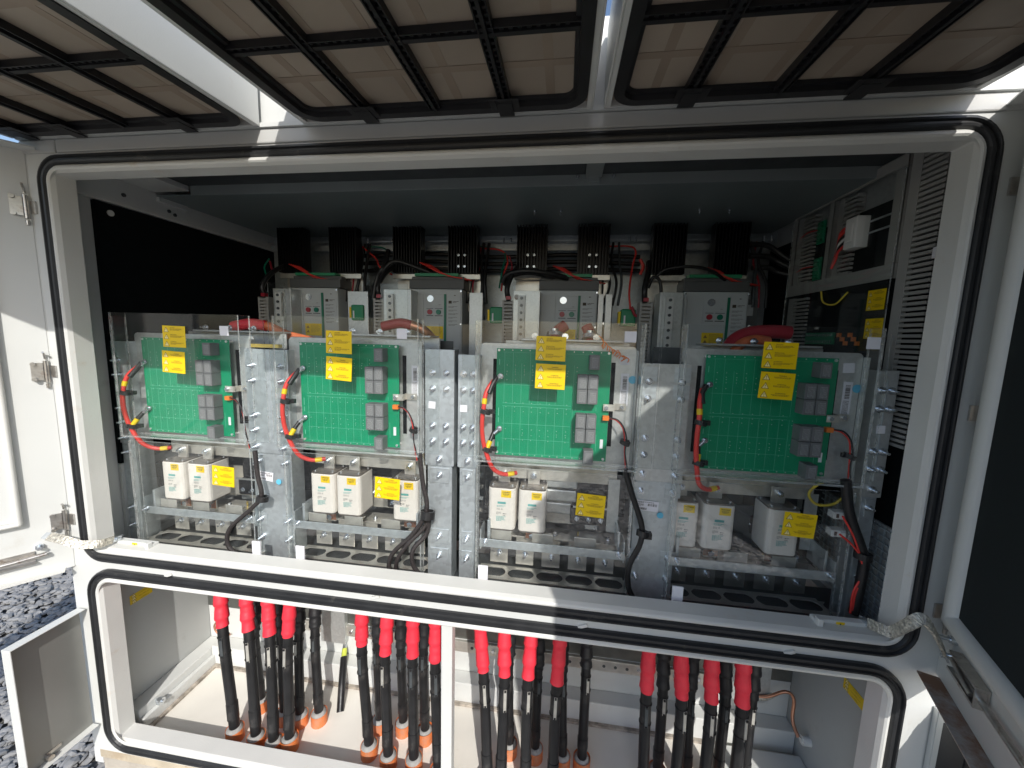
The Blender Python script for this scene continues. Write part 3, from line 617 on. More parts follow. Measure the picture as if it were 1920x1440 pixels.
# board mesh in local coordinates, origin top left of the board face
BW, BH = .305, .298
def m_board():
    rnd = random.Random(11)
    a = MB().box(0, BW, 0, .0022, -BH, 0).mesh('pcb', name='board')
    tr = MB(); y = -.0003
    def ln(x0, z0, x1, z1, t=.0006):
        tr.box(min(x0, x1)-t/2, max(x0, x1)+t/2, y, -.0001, min(z0, z1)-t/2, max(z0, z1)+t/2)
    for band, (za, zb) in enumerate(((-.010, -.150), (-.158, -.292))):
        for k in range(9):
            x = .022+k*.0235
            if band == 0 and k % 3 == 2: ln(x, za-.03, x, zb)
            else: ln(x, za, x, zb)
    for z_ in (-.098, -.150, -.158, -.207, -.250): ln(.018, z_, .205, z_, .0007)
    ln(.018, -.010, .290, -.010, .0004); ln(.018, -.291, .25, -.291, .0006)
    ln(.276, -.225, .276, -.270, .001); ln(.272, -.150, .272, -.160, .001)
    for z_, h in ((-.165, .02), (-.192, .012), (-.03, .014), (-.262, .012)): ln(.008, z_, .008, z_-h, .002)
    do = MB()
    for k in range(9):
        for z_ in (-.045, -.056, -.062, -.070, -.085, -.148, -.160, -.172, -.222, -.232, -.238, -.252):
            if rnd.random() < .8:
                x = .029+k*.0235+rnd.uniform(-.001, .001); do.cyl((x, 0, z_), (x, -.0007, z_), .0008, 6)
    for k in range(12): do.cyl((.02+k*.0235, 0, -.004), (.02+k*.0235, -.0012, -.004), .0014, 6); do.cyl((.03+k*.0205, 0, -.294), (.03+k*.0205, -.0012, -.294), .0014, 6)
    for x, z_ in ((.006, -.005), (.298, -.005), (.006, -.290), (.297, -.291)): do.cyl((x, 0, z_), (x, -.003, z_), .0035, 8)
    lb = MB().box(.287, .295, -.0006, -.0001, -.262, -.237).mesh('paper', name='white_tag')
    rl = MB().box(0, .0255, -.032, 0, -.037, 0).mesh('relay', name='relay')
    rp = MB()
    for i in range(3): lines(rp, 0, 0, 0, .022, 1, .0009, rnd)
    rp = MB(); rr = random.Random(4)
    for i in range(6):
        x = .006+i*.0028; zz = -.006
        while zz > -.031: q = rr.uniform(.001, .004); rp.add([(x, -.0325, zz), (x+.0011, -.0325, zz), (x+.0011, -.0325, zz-q), (x, -.0325, zz-q)], [[3, 2, 1, 0]]); zz -= q+.0012
    return dict(board=a, tr=tr.mesh('trace', name='printed_lines'), dots=do.mesh('solder', name='solder_dots'), tag=lb, relay=rl, rp=rp.mesh('relayprint', name='relay_print'))
PLX = [at(264, 632, y=.14)[0], at(561, 640, y=.14)[0], at(932, 653, y=.14)[0], at(1325, 666, y=.14)[0]]
PZ = -.032
RELAYS = [(.247, -.010)]+[(.219, -.062), (.2462, -.062), (.219, -.1), (.2462, -.1)]+[(.219, -.166), (.2462, -.166), (.219, -.2045), (.2462, -.2045)]+[(.243, -.262)]
def circuit_board(i):
    D = cached('pcb', m_board); x0 = PLX[i]
    where = ORD[i]
    t = thing('circuit_board', ['green circuit board in the leftmost bay beside the black side wall', 'green circuit board in the second bay from the left', 'brightest green circuit board, in the third bay from the left', 'shaded dark green circuit board in the rightmost bay'][i], 'circuit board', (x0, .14, PZ), 'green circuit boards')
    # back plate with rounded corners
    r = .012; w0, w1, z0, z1 = -.050, .372, -.322, .014; P = []
    def mkp():
        for (cx, cz, a0) in ((w1-r, z1-r, 0), (w0+r, z1-r, 90), (w0+r, z0+r, 180), (w1-r, z0+r, 270)):
            for k in range(4): q = math.radians(a0+30*k); P.append((cx+r*math.cos(q), cz+r*math.sin(q)))
        m_ = MB().prism(P[::-1], 'y', .020, .023); m_.box(w1-.0005, w1+.002, .0, .0198, z0+.01, z1-.01)
        s = MB().box(-.013, -.003, .0185, .0198, -.26, -.03).box(.308, .319, .0185, .0198, -.26, -.03)
        f = MB()
        for xx, zz in ((.006, -.005), (.298, -.005), (.006, -.290), (.297, -.291)): f.cyl((xx, .0022, zz), (xx, .0198, zz), .004, 8)
        return m_.mesh('galvplate', name='back_plate'), s.mesh('insul', name='slot'), f.mesh('white', name='standoffs')
    bp, sl_, so_ = cached('bplate', mkp)
    b0 = put(bp, 'back_plate', t, local=True, bevel=.001); put(sl_, 'plate_slot', t, local=True); put(so_, 'standoffs', t, local=True)
    bo = put(D['board'], 'board', t, local=True); put(D['tr'], 'printed_lines', bo, local=True); put(D['dots'], 'solder_dots', bo, local=True); put(D['tag'], 'white_tag', bo, local=True)
    for (rx, rz) in RELAYS:
        o = put(D['relay'], 'relay', t, (rx, -.0003, rz), local=True, bevel=.0008); put(D['rp'], 'relay_print', o, (0, 0, 0), local=True)
    # bracket strap between board and plate, orange plug
    def mkb():
        k = MB().box(.290, .318, -.008, -.006, -.157, -.139).box(.3182, .320, -.006, .016, -.157, -.139).box(.320, .352, .014, .016, -.157, -.139)
        n2 = MB().cyl((.298, -.008, -.148), (.298, -.014, -.148), .0055, 6).cyl((.341, .014, -.148), (.341, .008, -.148), .0055, 6).cyl((.298, -.006, -.148), (.298, .0, -.148), .004, 8)
        return k.mesh('tin', name='earth_strap'), n2.mesh('zinc', name='strap_screws'), MB().box(.290, .306, -.012, 0, -.182, -.170).mesh('orangec', name='orange_plug')
    for me, nm in zip(cached('strap', mkb), ('earth_strap', 'strap_screws', 'orange_plug')): put(me, nm, t, local=True)
    if i == 0: pass
    # paper labels on back plate
    if i >= 1:
        def mkl():
            a = MB().box(.335, .356, .0192, .0198, -.145, -.058).mesh('paper', name='barcode_label'); b = MB(); rnd = random.Random(2); zz = -.066
            while zz > -.10: q = rnd.choice((.0008, .0014, .002)); b.add([(.340, .0188, zz), (.351, .0188, zz), (.351, .0188, zz-q), (.340, .0188, zz-q)], [[3, 2, 1, 0]]); zz -= q+rnd.choice((.0009, .0016))
            for k in range(5): 
                zz = -.105
                while zz > -.14: q = rnd.uniform(.001, .004); b.add([(.338+k*.0028, .0188, zz), (.3392+k*.0028, .0188, zz), (.3392+k*.0028, .0188, zz-q), (.338+k*.0028, .0188, zz-q)], [[3, 2, 1, 0]]); zz -= q+.001
            return a, b.mesh('ink', name='print')
        a, b = cached('blabel', mkl); q = put(a, 'barcode_label', t, local=True); put(b, 'print', q, local=True)
    if i >= 2:
        put(cached('sq', lambda: MB().box(0, .026, 0, .0005, -.024, 0).mesh('paper', name='square_label')), 'square_label', t, (.328, .0190, -.012), local=True, rot=(0, -.05, 0))
        put(cached('bl', lambda: MB().cyl((0, 0, 0), (0, -.0006, 0), .0105, 20).mesh('blue', name='round_sticker')), 'round_sticker', t, (.365, .0180, -.074), local=True)
    return t
for i in range(4): circuit_board(i)

# snubber cable (red) and signal lead per bay
def red_cable(i):
    x0 = PLX[i]; dy = -.02
    def L(pts): return [(x0+p[0], .14+p[1], PZ+p[2]) for p in pts]
    t = thing('red_cable', ['red cable looping down the left edge of the leftmost green board', 'red cable looping from the second green board to its fuse', 'bright red cable at the left edge of the sunlit third board', 'dark red cable at the left of the shaded rightmost board'][i], 'cable', (x0-.03, .12, -.2), 'red cables beside the circuit boards')
    k = 1.-.12*i if i < 3 else .45
    a = bez(L([(-.006, -.008, -.088), (-.024*k-.004, -.024, -.118), (-.035*k, -.034, -.155), (-.040*k, -.036, -.20), (-.036*k, -.034, -.25), (-.018*k, -.03, -.30), (.003, -.022, -.335), (.030, -.006, -.352), (.062, .012, -.352)]), 8)
    MB().tube(a, .0062, 10).done('insulation', 'redins', t)
    b = bez(L([(-.004, -.008, -.235), (-.014*k, -.02, -.255), (-.026*k, -.032, -.282)]), 6)
    MB().tube(b, .0058, 10).done('branch', 'cable', t)
    c = bez(L([(.004, -.006, -.078), (-.008, -.014, -.098), (-.02*k, -.026, -.122)]), 6); MB().tube(c, .0072, 10).done('black_boot', 'plastic', t)
    for (zz,) in ((-.076,), (-.222,)):
        p = L([(.012, -.005, zz)])[0]; q = L([(-.002, -.010, zz-.014)])[0]
        MB().ring(p, (0, 1, 0), .003, .0078, .003, 16).cyl((p[0], p[1]-.001, p[2]), (p[0], p[1]-.009, p[2]), .0045, 8).tube([p, q], [.0055, .005], 8).done('cable_lug', 'zinc', t)
    for (s0, s1) in ((a[5*2+2], a[15]),): MB().tube([s0, s1], .0072, 10).done('yellow_marker', 'yellow', t)
    MB().tube([b[6], b[10]], .0072, 10).done('yellow_marker', 'yellow', t)
    MB().tube([a[-7], a[-3]], .0072, 10).done('yellow_marker', 'yellow', t)
    for j in (19, 36):
        p = a[j]; MB().ring((p[0]+.006, p[1]+.004, p[2]), (.2, .1, 1), .0105, .0145, .012, 18).box(p[0]+.014, p[0]+.030, p[1]+.006, p[1]+.016, p[2]-.006, p[2]+.006).done('cable_clip', 'plastic', t)
for i in range(4): red_cable(i)
def lead(i):
    x0 = PLX[i]
    def L(pts): return [(x0+p[0], .14+p[1], PZ+p[2]) for p in pts]
    t = thing('signal_lead', ['thin red and black lead plugged into the leftmost board', 'thin twisted lead plugged into the second board from the left', 'thin red and black lead curving down beside the third board', 'thin red and black lead hanging from the rightmost board'][i], 'wire', (x0+.34, .13, -.25), 'thin leads plugged into the boards')
    base = [(.304, -.006, -.176), (.325, -.010, -.180), (.343, -.012, -.200), (.350, -.010, -.235), (.352, -.010, -.27), (.360, -.006, -.33)]
    MB().tube(bez(L(base), 8), .0019, 6).done('red_core', 'redins', t)
    MB().tube(bez(L([(p[0]+.003+.004*math.sin(3*k), p[1]-.003, p[2]+.002) for k, p in enumerate(base)]), 8), .0019, 6).done('black_core', 'plastic', t)
    p = L([(.352, -.006, -.240)])[0]; MB().ring(p, (.35, -.1, 1), .009, .0135, .011, 16).box(p[0]-.012, p[0]+.012, p[1]+.004, p[1]+.012, p[2]-.005, p[2]+.005).done('cable_clip', 'plastic', t)
for i in range(4): lead(i)

# ------------------------------------------------------------------ acrylic covers
YC = .085; CZ0, CZ1 = -.336, .040
def cover(i):
    x0 = BX[i]; w = .425
    t = thing('clear_cover', ['clear acrylic box cover over the leftmost circuit board', 'clear acrylic box cover over the second circuit board', 'clear acrylic box cover over the third circuit board, orange reflections at its top right', 'clear acrylic box cover over the rightmost circuit board'][i], 'cover', (x0, YC, CZ1), 'clear covers in front of the circuit boards')
    T_ = .004
    def sheet(nm, args, thin):
        x_0, x_1, y_0, y_1, z_0, z_1 = args; mb = MB().box(*args); A = [0]*6
        # faces: 0 bottom,1 top,2 front(-y),3 back,4 left,5 right
        big = {'y': (2, 3), 'x': (4, 5), 'z': (0, 1)}[thin]
        mb.m = [0 if k in big else 1 for k in range(6)]
        return mb.done(nm, ['acry', 'acryedge'], t)
    sheet('front_panel', (x0, x0+w, YC, YC+T_, CZ0, CZ1), 'y')
    sheet('side_panel', (x0, x0+T_, YC+T_+.0002, .128, CZ0+.004, CZ1), 'x')
    sheet('side_panel', (x0+w-T_, x0+w, YC+T_+.0002, .128, CZ0+.004, CZ1), 'x')
    sheet('bottom_panel', (x0, x0+w, YC+T_+.0002, .128, CZ0, CZ0+.0038), 'z')
    sheet('mounting_wing', (x0-.046, x0-.0002, .1255, .1290, CZ0-.0, CZ1-.01), 'y')
    sheet('mounting_wing', (x0+w+.0002, x0+w+.044, .1255, .1290, CZ0-.0, CZ1-.01), 'y')
    lx = [x0+.105, x0+.1345+.01, x0+.157, x0+.152][i]
    lx = at([307, 612, 1006, 1433][i], 640, y=YC)[0]
    sticker(t, lx, .004 if i != 0 else .006, YC-.0006, .075, .0615, 'b', label='upper yellow warning sticker with lightning triangles', roll=.02)
    lx = at([307, 613, 1005, 1428][i], 690, y=YC)[0]
    sticker(t, lx, -.066, YC-.0006, .0755, .0635, '!', label='lower yellow warning sticker with exclamation triangles', roll=[.05, .06, .02, .04][i])
    q = at([411, 744, 1172, 1627][i], [611, 616, 621, 632][i], y=YC-.001)
    plain_label(t, q[0], q[2], YC-.0007, .028, .027, 0, False, name='blank_sticker', lab='small blank white sticker')
for i in range(4): cover(i)
# lower clear guards
YG = .10
def guard(i):
    x0 = BX[i]+.004; w = .420; zt, zb = -.352, [-.600, -.60, -.615, -.625][i]
    t = thing('clear_guard', ['clear sheet guard before the fuses of the leftmost bay', 'clear sheet guard before the fuses of the second bay', 'clear sheet guard before the fuses of the third bay', 'clear sheet guard mirroring the gravel in the rightmost bay'][i], 'guard', (x0, YG, zb), 'clear guards over the fuses')
    mb = MB().box(x0, x0+w, YG, YG+.004, -.705, zt); mb.m = [1, 1, 0, 0, 1, 1]; mb.done('front_sheet', ['acryg', 'acryedge'], t)
    mb = MB().box(x0, x0+.004, YG+.0042, .127, -.705, zt); mb.m = [1, 1, 1, 1, 0, 0]; mb.done('side_sheet', ['acryg', 'acryedge'], t)
    mb = MB().box(x0+w-.004, x0+w, YG+.0042, .127, -.705, zt); mb.m = [1, 1, 1, 1, 0, 0]; mb.done('side_sheet', ['acryg', 'acryedge'], t)
    lx = at([400, 704, 1084, 1479][i], 900, y=YG)[0]
    sticker(t, lx, [-.410, -.406, -.407, -.413][i], YG-.0006, .0745, .062, 's', label='yellow sticker with three warning triangles', roll=.05)
for i in range(4): guard(i)

# ------------------------------------------------------------------ inside the lower part of each bay
YF = .19
fz = -.428
def fx(px, y=YF-.0425): return at(px, 905, y=y)[0]+.0395
FU = [(304, 0), (351, 0), (581, 1), (629, 1), (916, 2), (973, 2), (1258, 3), (1326, 3), (1449, 3), (735, 1)]
LAB = {304: 'white ceramic fuse at the far left of the leftmost bay', 351: 'white ceramic fuse beside the yellow sticker in the leftmost bay', 581: 'left one of the two big white fuses in the second bay',
       629: 'right one of the two big white fuses in the second bay', 735: 'white fuse half hidden behind the yellow sticker of the second bay', 916: 'left white fuse of the brightly lit third bay', 973: 'right white fuse of the brightly lit third bay',
       1258: 'white fuse at the far left of the rightmost bay', 1326: 'second white fuse of the rightmost bay, shaded', 1449: 'white fuse behind the yellow sticker in the rightmost bay'}
for px, b in FU: fuse(fx(px), fz, YF, LAB[px])
for i in range(4):
    x0 = BX[i]+.012; w = .404
    t = thing('bus_tray', ['tinned busbar tray with bolted tongues under the leftmost fuses', 'tinned busbar tray with bolted tongues under the second bay fuses', 'tinned busbar tray with bolted tongues under the third bay fuses', 'shaded busbar tray with bolted tongues in the rightmost bay'][i], 'busbar tray', (x0, .16, -.70), 'busbar trays below the fuses')
    # crossbar channel
    zc = -.585
    mb = MB().prism([(.118, zc-.012), (.160, zc-.012), (.160, zc-.009), (.121, zc-.009), (.121, zc+.012), (.118, zc+.012)][::-1], 'x', x0, x0+w); mb.done('crossbar', 'galv', t, bevel=.0008)
    for sx in (x0+.003, x0+w-.003): MB().obox((sx, .145, zc+.01), (.0015, 0, 0), (0, .025, 0), (0, 0, .03)).done('end_bracket', 'galv', t); bolt(t, sx+(.014 if sx < x0+.1 else -.014), zc+.006, .1175, .9)
    MB().box(x0+.01, x0+w-.01, .197, .262, -.603, -.598).done('bus_plate', 'tin' if i < 3 else 'galvdark', t, bevel=.001)  # rightmost bay: its shade is put into a darker metal
    n = 5
    for k in range(n):
        cx = x0+.045+k*.079
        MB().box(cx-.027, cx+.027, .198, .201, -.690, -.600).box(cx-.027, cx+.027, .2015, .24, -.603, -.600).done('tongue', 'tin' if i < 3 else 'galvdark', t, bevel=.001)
        bolt(t, cx+.002, -.655, .198, .95)
        if k % 2 == 0: put(cached('nut', m_nut), 'bolt', t, (cx+.01, .22, -.597), rot=(math.radians(-90), 0, 0))
        else: MB().cyl((cx, .22, -.598), (cx, .22, -.580), .0035, 6).done('brass_pin', 'brass', t)
    m_ = oval_plate(x0-.01, x0+w+.01, .140, .182, -.696, 5); m_.done('slotted_plate', 'tin', t)
    MB().box(x0, x0+w, .128, .34, -.712, -.709).done('tray_floor', 'dsteel', t)
    # upper fuse bus and dark plates behind
    MB().box(x0+.02, x0+w-.02, .206, .212, -.420, -.350).done('upper_bus', 'tin', t, bevel=.001)
    MB().box(x0-.03, x0+w+.03, .335, .340, -.575, -.02).done('rear_plate', 'dsteel', t)
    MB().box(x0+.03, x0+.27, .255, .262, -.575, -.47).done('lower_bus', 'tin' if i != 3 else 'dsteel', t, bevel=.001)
    for k in range(4): bolt(t, x0+.05+k*.07, -.525, .254, .9)
    # dark moulded blocks behind the fuses
    MB().box(x0+.255, x0+.375, .215, .32, -.555, -.50).box(x0+.265, x0+.36, .225, .33, -.499, -.38).done('moulded_block', 'plastic', t, bevel=.006)
    for k in range(3): bolt(t, x0+.275+k*.035, -.535, .2145, .75)
    MB().box(x0+.262, x0+.392, .200, .203, -.495, -.49).box(x0+.36, x0+.392, .198, .200, -.56, -.40).done('tie_plate', 'galvplate', t)
for i in (2,):
    x0 = BX[i]
    for k in range(3): MB().box(x0+.19, x0+.285, .215+.01*k, .32, -.41-.045*k-.035, -.41-.045*k).done('silver_block', 'galvplate', rack, bevel=.004)
    pass

CL = random.Random(21)
for i in range(4):
    x0 = BX[i]
    for k in range(16):
        cx = x0+.03+CL.random()*.37; cz = CL.choice([-.40, -.45, -.50, -.54, -.57])+CL.uniform(-.012, .012); y = CL.uniform(.235, .31); w = CL.uniform(.008, .035); h = CL.uniform(.006, .03)
        MB().box(cx-w, cx+w, y, y+.003, cz-h, cz+h).box(cx-w, cx+w, y+.0032, y+.02, cz-h, cz-h+.003).done('busbar_tab', CL.choice(['tin', 'galvplate', 'galv', 'tin', 'dsteel'] if i < 3 else ['galvdark', 'dsteel', 'plastic']), rack, bevel=.0008)  # darker choices in the rightmost bay carry its shade in the material
        if CL.random() < .6: bolt(rack, cx, cz, y-.0005, CL.uniform(.6, .9))
    for k in range(3):
        cx = x0+.07+k*.12; MB().box(cx-.03, cx+.03, .150, .1525, -.588, -.560).box(cx-.026, cx+.026, .1528, .175, -.5705, -.568).done('busbar_tab', 'tin', rack, bevel=.001)
    MB().obox((x0+.035, .17, -.555), (.004, 0, 0), (0, .035, 0), (0, 0, .03)).done('corner_bracket', 'galv', rack, bevel=.001)
    MB().obox((x0+.40, .17, -.555), (.003, 0, 0), (0, .035, 0), (0, 0, .03)).done('corner_bracket', 'galv', rack, bevel=.001)
for k in range(14):
    z = -.12-k*.042; MB().box(-.000, .004+CL.uniform(0, .003), .20+CL.uniform(0, .1), .33, z-.012, z+.010).box(-.03, .045, .30+.003*k % .02, .303+.003*k % .02, z-.006, z+.006).done('rack_strut', CL.choice(['galv', 'tin', 'dsteel']), rack)
MB().box(-1.1235, -1.112, .125, .80, -.70, -.442).done('lower_lining', 'greywall', CB)
MB().box(-1.111, -1.098, .20, .30, -.52, -.47).box(-1.111, -1.104, .23, .26, -.58, -.521).done('wall_catch', 'plastic', CB, bevel=.002)
# black looms hanging in front of posts
def loom(name, px, label, r=.0065, m_='braid', y=(.11, .11, .09, .09, .10)):
    pts = [at(a, b, y=yy) for (a, b), yy in zip(px, y if len(y) == len(px) else [.095]*len(px))]
    t = thing(name, label, 'cable loom', pts[0], 'black looms before the posts'); MB().tube(bez(pts, 10), r, 10).done('loom', m_, t); return t, pts
t, p = loom('cable_loom', [(478, 845), (483, 890), (490, 930), (470, 955), (432, 990), (427, 1020), (445, 1042)], 'black braided loom curving left beside the blue round sticker of the first wide post')
c = at(492, 935, y=.095); MB().ring(c, (.1, .2, 1), .012, .017, .016, 20).done('cable_clip', 'plastic', t)
t, p = loom('cable_loom', [(787, 850), (792, 900), (800, 955), (775, 1000), (735, 1040), (727, 1080)], 'left strand of the black loom fanning out under the second bay')
c = at(802, 965, y=.095); MB().ring(c, (.05, .2, 1), .015, .020, .022, 20).done('cable_clip', 'plastic', t)
loom('cable_loom', [(802, 960), (798, 985), (765, 1020), (745, 1050), (742, 1078)], 'middle strand of the black loom fanning out under the second bay')
loom('cable_loom', [(806, 960), (800, 1000), (775, 1030), (775, 1060), (795, 1085)], 'right strand of the black loom fanning out under the second bay')
t, p = loom('cable_loom', [(1172, 880), (1186, 930), (1203, 985), (1200, 1020), (1180, 1060), (1178, 1100), (1192, 1130)], 'smooth black cable down the wide post between the third and rightmost bays', .0075, 'cable')
c = at(1205, 1000, y=.095); MB().ring(c, (.1, .2, 1), .010, .016, .014, 20).obox((c[0]+.012, c[1], c[2]-.004), (.010, 0, 0), (0, .008, 0), (0, 0, .008)).done('cable_clip', 'plastic', t)
t, p = loom('cable_loom', [(1586, 900), (1592, 960), (1612, 1020), (1620, 1050), (1612, 1100), (1600, 1150)], 'thick black loom with a tape band at the right edge of the rightmost bay', .011, 'plastic')
c = at(1618, 1042, y=.095); MB().ring(c, (.05, .05, 1), .006, .018, .016, 20).done('tape_band', 'plastic', t)
for k, pp in enumerate(([(1580, 968), (1600, 1005), (1612, 1040), (1618, 1075), (1600, 1110), (1594, 1150)], [(1575, 1002), (1598, 1022), (1614, 1045), (1621, 1078), (1604, 1112), (1598, 1150)])):
    t, p = loom('red_wire', pp, ['thin red wire from the upper white plug at the far right', 'thin red wire from the lower white plug at the far right'][k], .0024, 'redins', [.09]*6); t['category'] = 'wire'; t['group'] = 'red plug wires'
for k, (px, py) in enumerate(((1572, 965), (1568, 998))):
    p = at(px, py, y=.12); t = thing('white_plug', ['upper white plug at the right of the rightmost bay', 'lower white plug at the right of the rightmost bay'][k], 'plug', p, 'white plugs')
    MB().box(p[0]-.016, p[0]+.016, .112, .135, p[2]-.009, p[2]+.009).done('housing', 'white', t, bevel=.0015); MB().box(p[0]+.002, p[0]+.013, .106, .1118, p[2]-.006, p[2]+.006).done('nose', 'white', t, bevel=.001)
    MB().box(p[0]-.010, p[0]-.004, .1112, .1118, p[2]-.005, p[2]+.005).done('socket', 'ink', t)
t = thing('yellow_wire', 'loop of yellow wire above the yellow sticker of the rightmost bay', 'wire', at(1530, 930, y=.17))
MB().tube(bez([at(*q, y=.17) for q in ((1585, 893), (1540, 905), (1517, 925), (1530, 945), (1560, 946), (1582, 932))], 8), .0035, 8).done('insulation', 'yw', t); q = at(1584, 931, y=.17); MB().ring(q, (0, 1, 0), .002, .006, .003, 12).done('lug', 'zinc', t)

# thick bus cables behind the covers
def bus(name, pts, r, m_, label, cat='cable', grp='thick bus cables behind the covers'):
    t = thing(name, label, cat, pts[0], grp); MB().tube(bez(pts, 8), r, 12).done('insulation', m_, t); return t
def A(px, py, y): return at(px, py, y=y)
t = bus('bus_cable', [A(440, 612, .30), A(470, 606, .30), A(505, 612, .31), A(540, 628, .34), A(590, 640, .40)], .015, 'orangew', 'orange bus cable with bright red sleeve between the first two covers')
MB().tube(bez([A(438, 612, .299), A(468, 607, .299), A(500, 611, .308)], 8), .018, 12).done('sleeve', 'busred', t)
t = bus('bus_cable', [A(720, 612, .34), A(750, 606, .34), A(790, 616, .35), A(815, 640, .38)], .015, 'copper', 'brown bus cable end behind the top right of the second cover'); MB().tube(bez([A(718, 612, .339), A(750, 606, .339), A(772, 610, .344)], 8), .0165, 12).done('sleeve', 'bred', t)
t = bus('bus_cable', [A(1365, 660, .30), A(1375, 640, .31), A(1405, 625, .32), A(1450, 622, .32), A(1480, 624, .32)], .020, 'bred', 'dark red bus cable arching behind the rightmost cover')
t = bus('bus_cable', [A(1372, 665, .28), A(1390, 645, .28), A(1415, 637, .29), A(1440, 640, .30)], .014, 'orangew', 'small orange bus cable under the dark red one at the rightmost cover')
t = bus('bus_cable', [A(1040, 640, .30), A(1045, 622, .31), A(1060, 610, .32)], .018, 'bred', 'red capped terminal behind the third cover, left one', 'terminal', 'red capped terminals'); q = A(1040, 628, .29); MB().ring(q, (0, .3, 1), .010, .026, .012, 18).cyl(q, (q[0], q[1], q[2]+.02), .012, 8).done('washer', 'zinc', t)
t = bus('bus_cable', [A(1108, 645, .30), A(1106, 626, .31), A(1100, 612, .32)], .018, 'bred', 'red capped terminal behind the third cover, right one', 'terminal', 'red capped terminals'); q = A(1107, 632, .29); MB().ring(q, (0, .3, 1), .010, .026, .012, 18).cyl(q, (q[0], q[1], q[2]+.02), .012, 8).done('washer', 'zinc', t)
for i in range(4):
    x0 = BX[i]; MB().box(x0+.10, x0+.40, .25, .33, -.010, -.004).box(x0+.05, x0+.42, .28, .285, -.06, -.011).done('top_shelf', 'galvplate', rack, bevel=.001)
    for k in range(3): bolt(rack, x0+.14+k*.09, .004, .262)
p = A(470, 647, .125); MB().box(p[0], p[0]+.09, .125, .14, p[2]-.006, p[2]+.004).done('yellow_bar', 'brass', rack)

# ------------------------------------------------------------------ rear row: breakers, heat sinks, strips
BRX = [at(540, 538, y=.6)[0], at(765, 540, y=.6)[0], at(1010, 545, y=.6)[0], at(1283, 545, y=.6)[0]]
BLAB = ['grey circuit breaker furthest left in the rear row', 'second grey circuit breaker from the left in the rear row', 'third grey circuit breaker in the rear row above the third cover', 'rightmost grey circuit breaker in the rear row']
def m_breaker():
    w, h = .222, .27; d = {}
    d['case'] = (MB().box(0, w, 0, .13, -h, -.004), 'brk', .004)
    d['top_housing'] = (MB().box(.0, w+.004, .012, .14, -.002, .034).box(.004, w, .03, .14, .0345, .048), 'brkdark', .002)
    d['left_door'] = (MB().box(.012, .066, -.0035, -.0003, -h+.01, -.026), 'brk', .001)
    d['button_panel'] = (MB().box(.070, .150, -.003, -.0003, -.118, -.070).box(.070, .158, -.002, -.0003, -.0695, -.026), 'brk', .001)
    d['red_button'] = (MB().cyl((.092, -.003, -.094), (.092, -.008, -.094), .010, 18), 'bred', 0)
    d['green_button'] = (MB().cyl((.128, -.003, -.094), (.128, -.008, -.094), .010, 18), 'bgreen', 0)
    d['button_frame'] = (MB().box(.078, .106, -.0042, -.0031, -.110, -.107).box(.078, .106, -.0042, -.0031, -.081, -.079).box(.112, .144, -.0042, -.0031, -.110, -.107).box(.112, .144, -.0042, -.0031, -.081, -.079), 'brkdark', 0)
    d['key_lock'] = (MB().ring((.095, -.004, -.042), (0, 1, 0), .005, .013, .005, 20).cyl((.095, -.002, -.042), (.095, -.007, -.042), .006, 12), 'zinc', 0)
    d['green_stripe'] = (MB().box(.150, .159, -.0045, -.0022, -h+.02, -.024), 'brkgreen', 0)
    d['nameplate'] = (MB().box(.161, .216, -.002, -.0003, -h+.01, -.010), 'brk', .001)
    rnd = random.Random(8); p = MB()
    lines(p, .190, -.030, -.0024, .018, 1, .003, rnd); p.box(.168, .181, -.0024, -.0021, -.060, -.049); lines(p, .185, -.053, -.0024, .026, 2, .0022, rnd)
    for k in range(6): lines(p, .168, -.072-k*.014, -.0024, .042, 2, .0014, rnd, 0, 2.6)
    lines(p, .128, -.066, -.0036, .02, 1, .0014, rnd)
    d['print'] = (p, 'ink', 0)
    s = MB().box(.072, .146, -.0012, -.0004, -.200, -.150); d['yellow_sticker'] = (s, 'yellow', 0)
    q = MB(); tri(q, .085, -.170, -.0016, .014, '!', 0, 0); tri(q, .085, -.188, -.0016, .014, '!', 0, 0); lines(q, .098, -.157, -.0016, .042, 8, .0014, rnd, 0, 3.); d['sticker_print'] = (q, 'brownink', 0)
    sc = MB()
    for x, z in ((.006, -.012), (.218, -.012), (.006, -.14), (.218, -.14)): sc.cyl((x, 0, z), (x, -.003, z), .0035, 8)
    d['screws'] = (sc, 'zinc', 0)
    d['terminal_block'] = (MB().box(.02, .20, .02, .06, .0485, .060), 'green', 0)
    return {k: (v[0].mesh(v[1], name=k), v[2]) for k, v in d.items()}
for i in range(4):
    D = cached('brk', m_breaker); t = thing('circuit_breaker', BLAB[i], 'breaker', (BRX[i], .6, .183), 'grey circuit breakers')
    for k, (me, bv) in D.items(): put(me, k, t, local=True, bevel=bv)
HSX = [(522, 590), (618, 678), (737, 795), (840, 900), (968, 1026), (1082, 1140), (1222, 1283), (1337, 1402)]
HL = ['first', 'second', 'third', 'fourth', 'fifth', 'sixth', 'seventh', 'eighth']
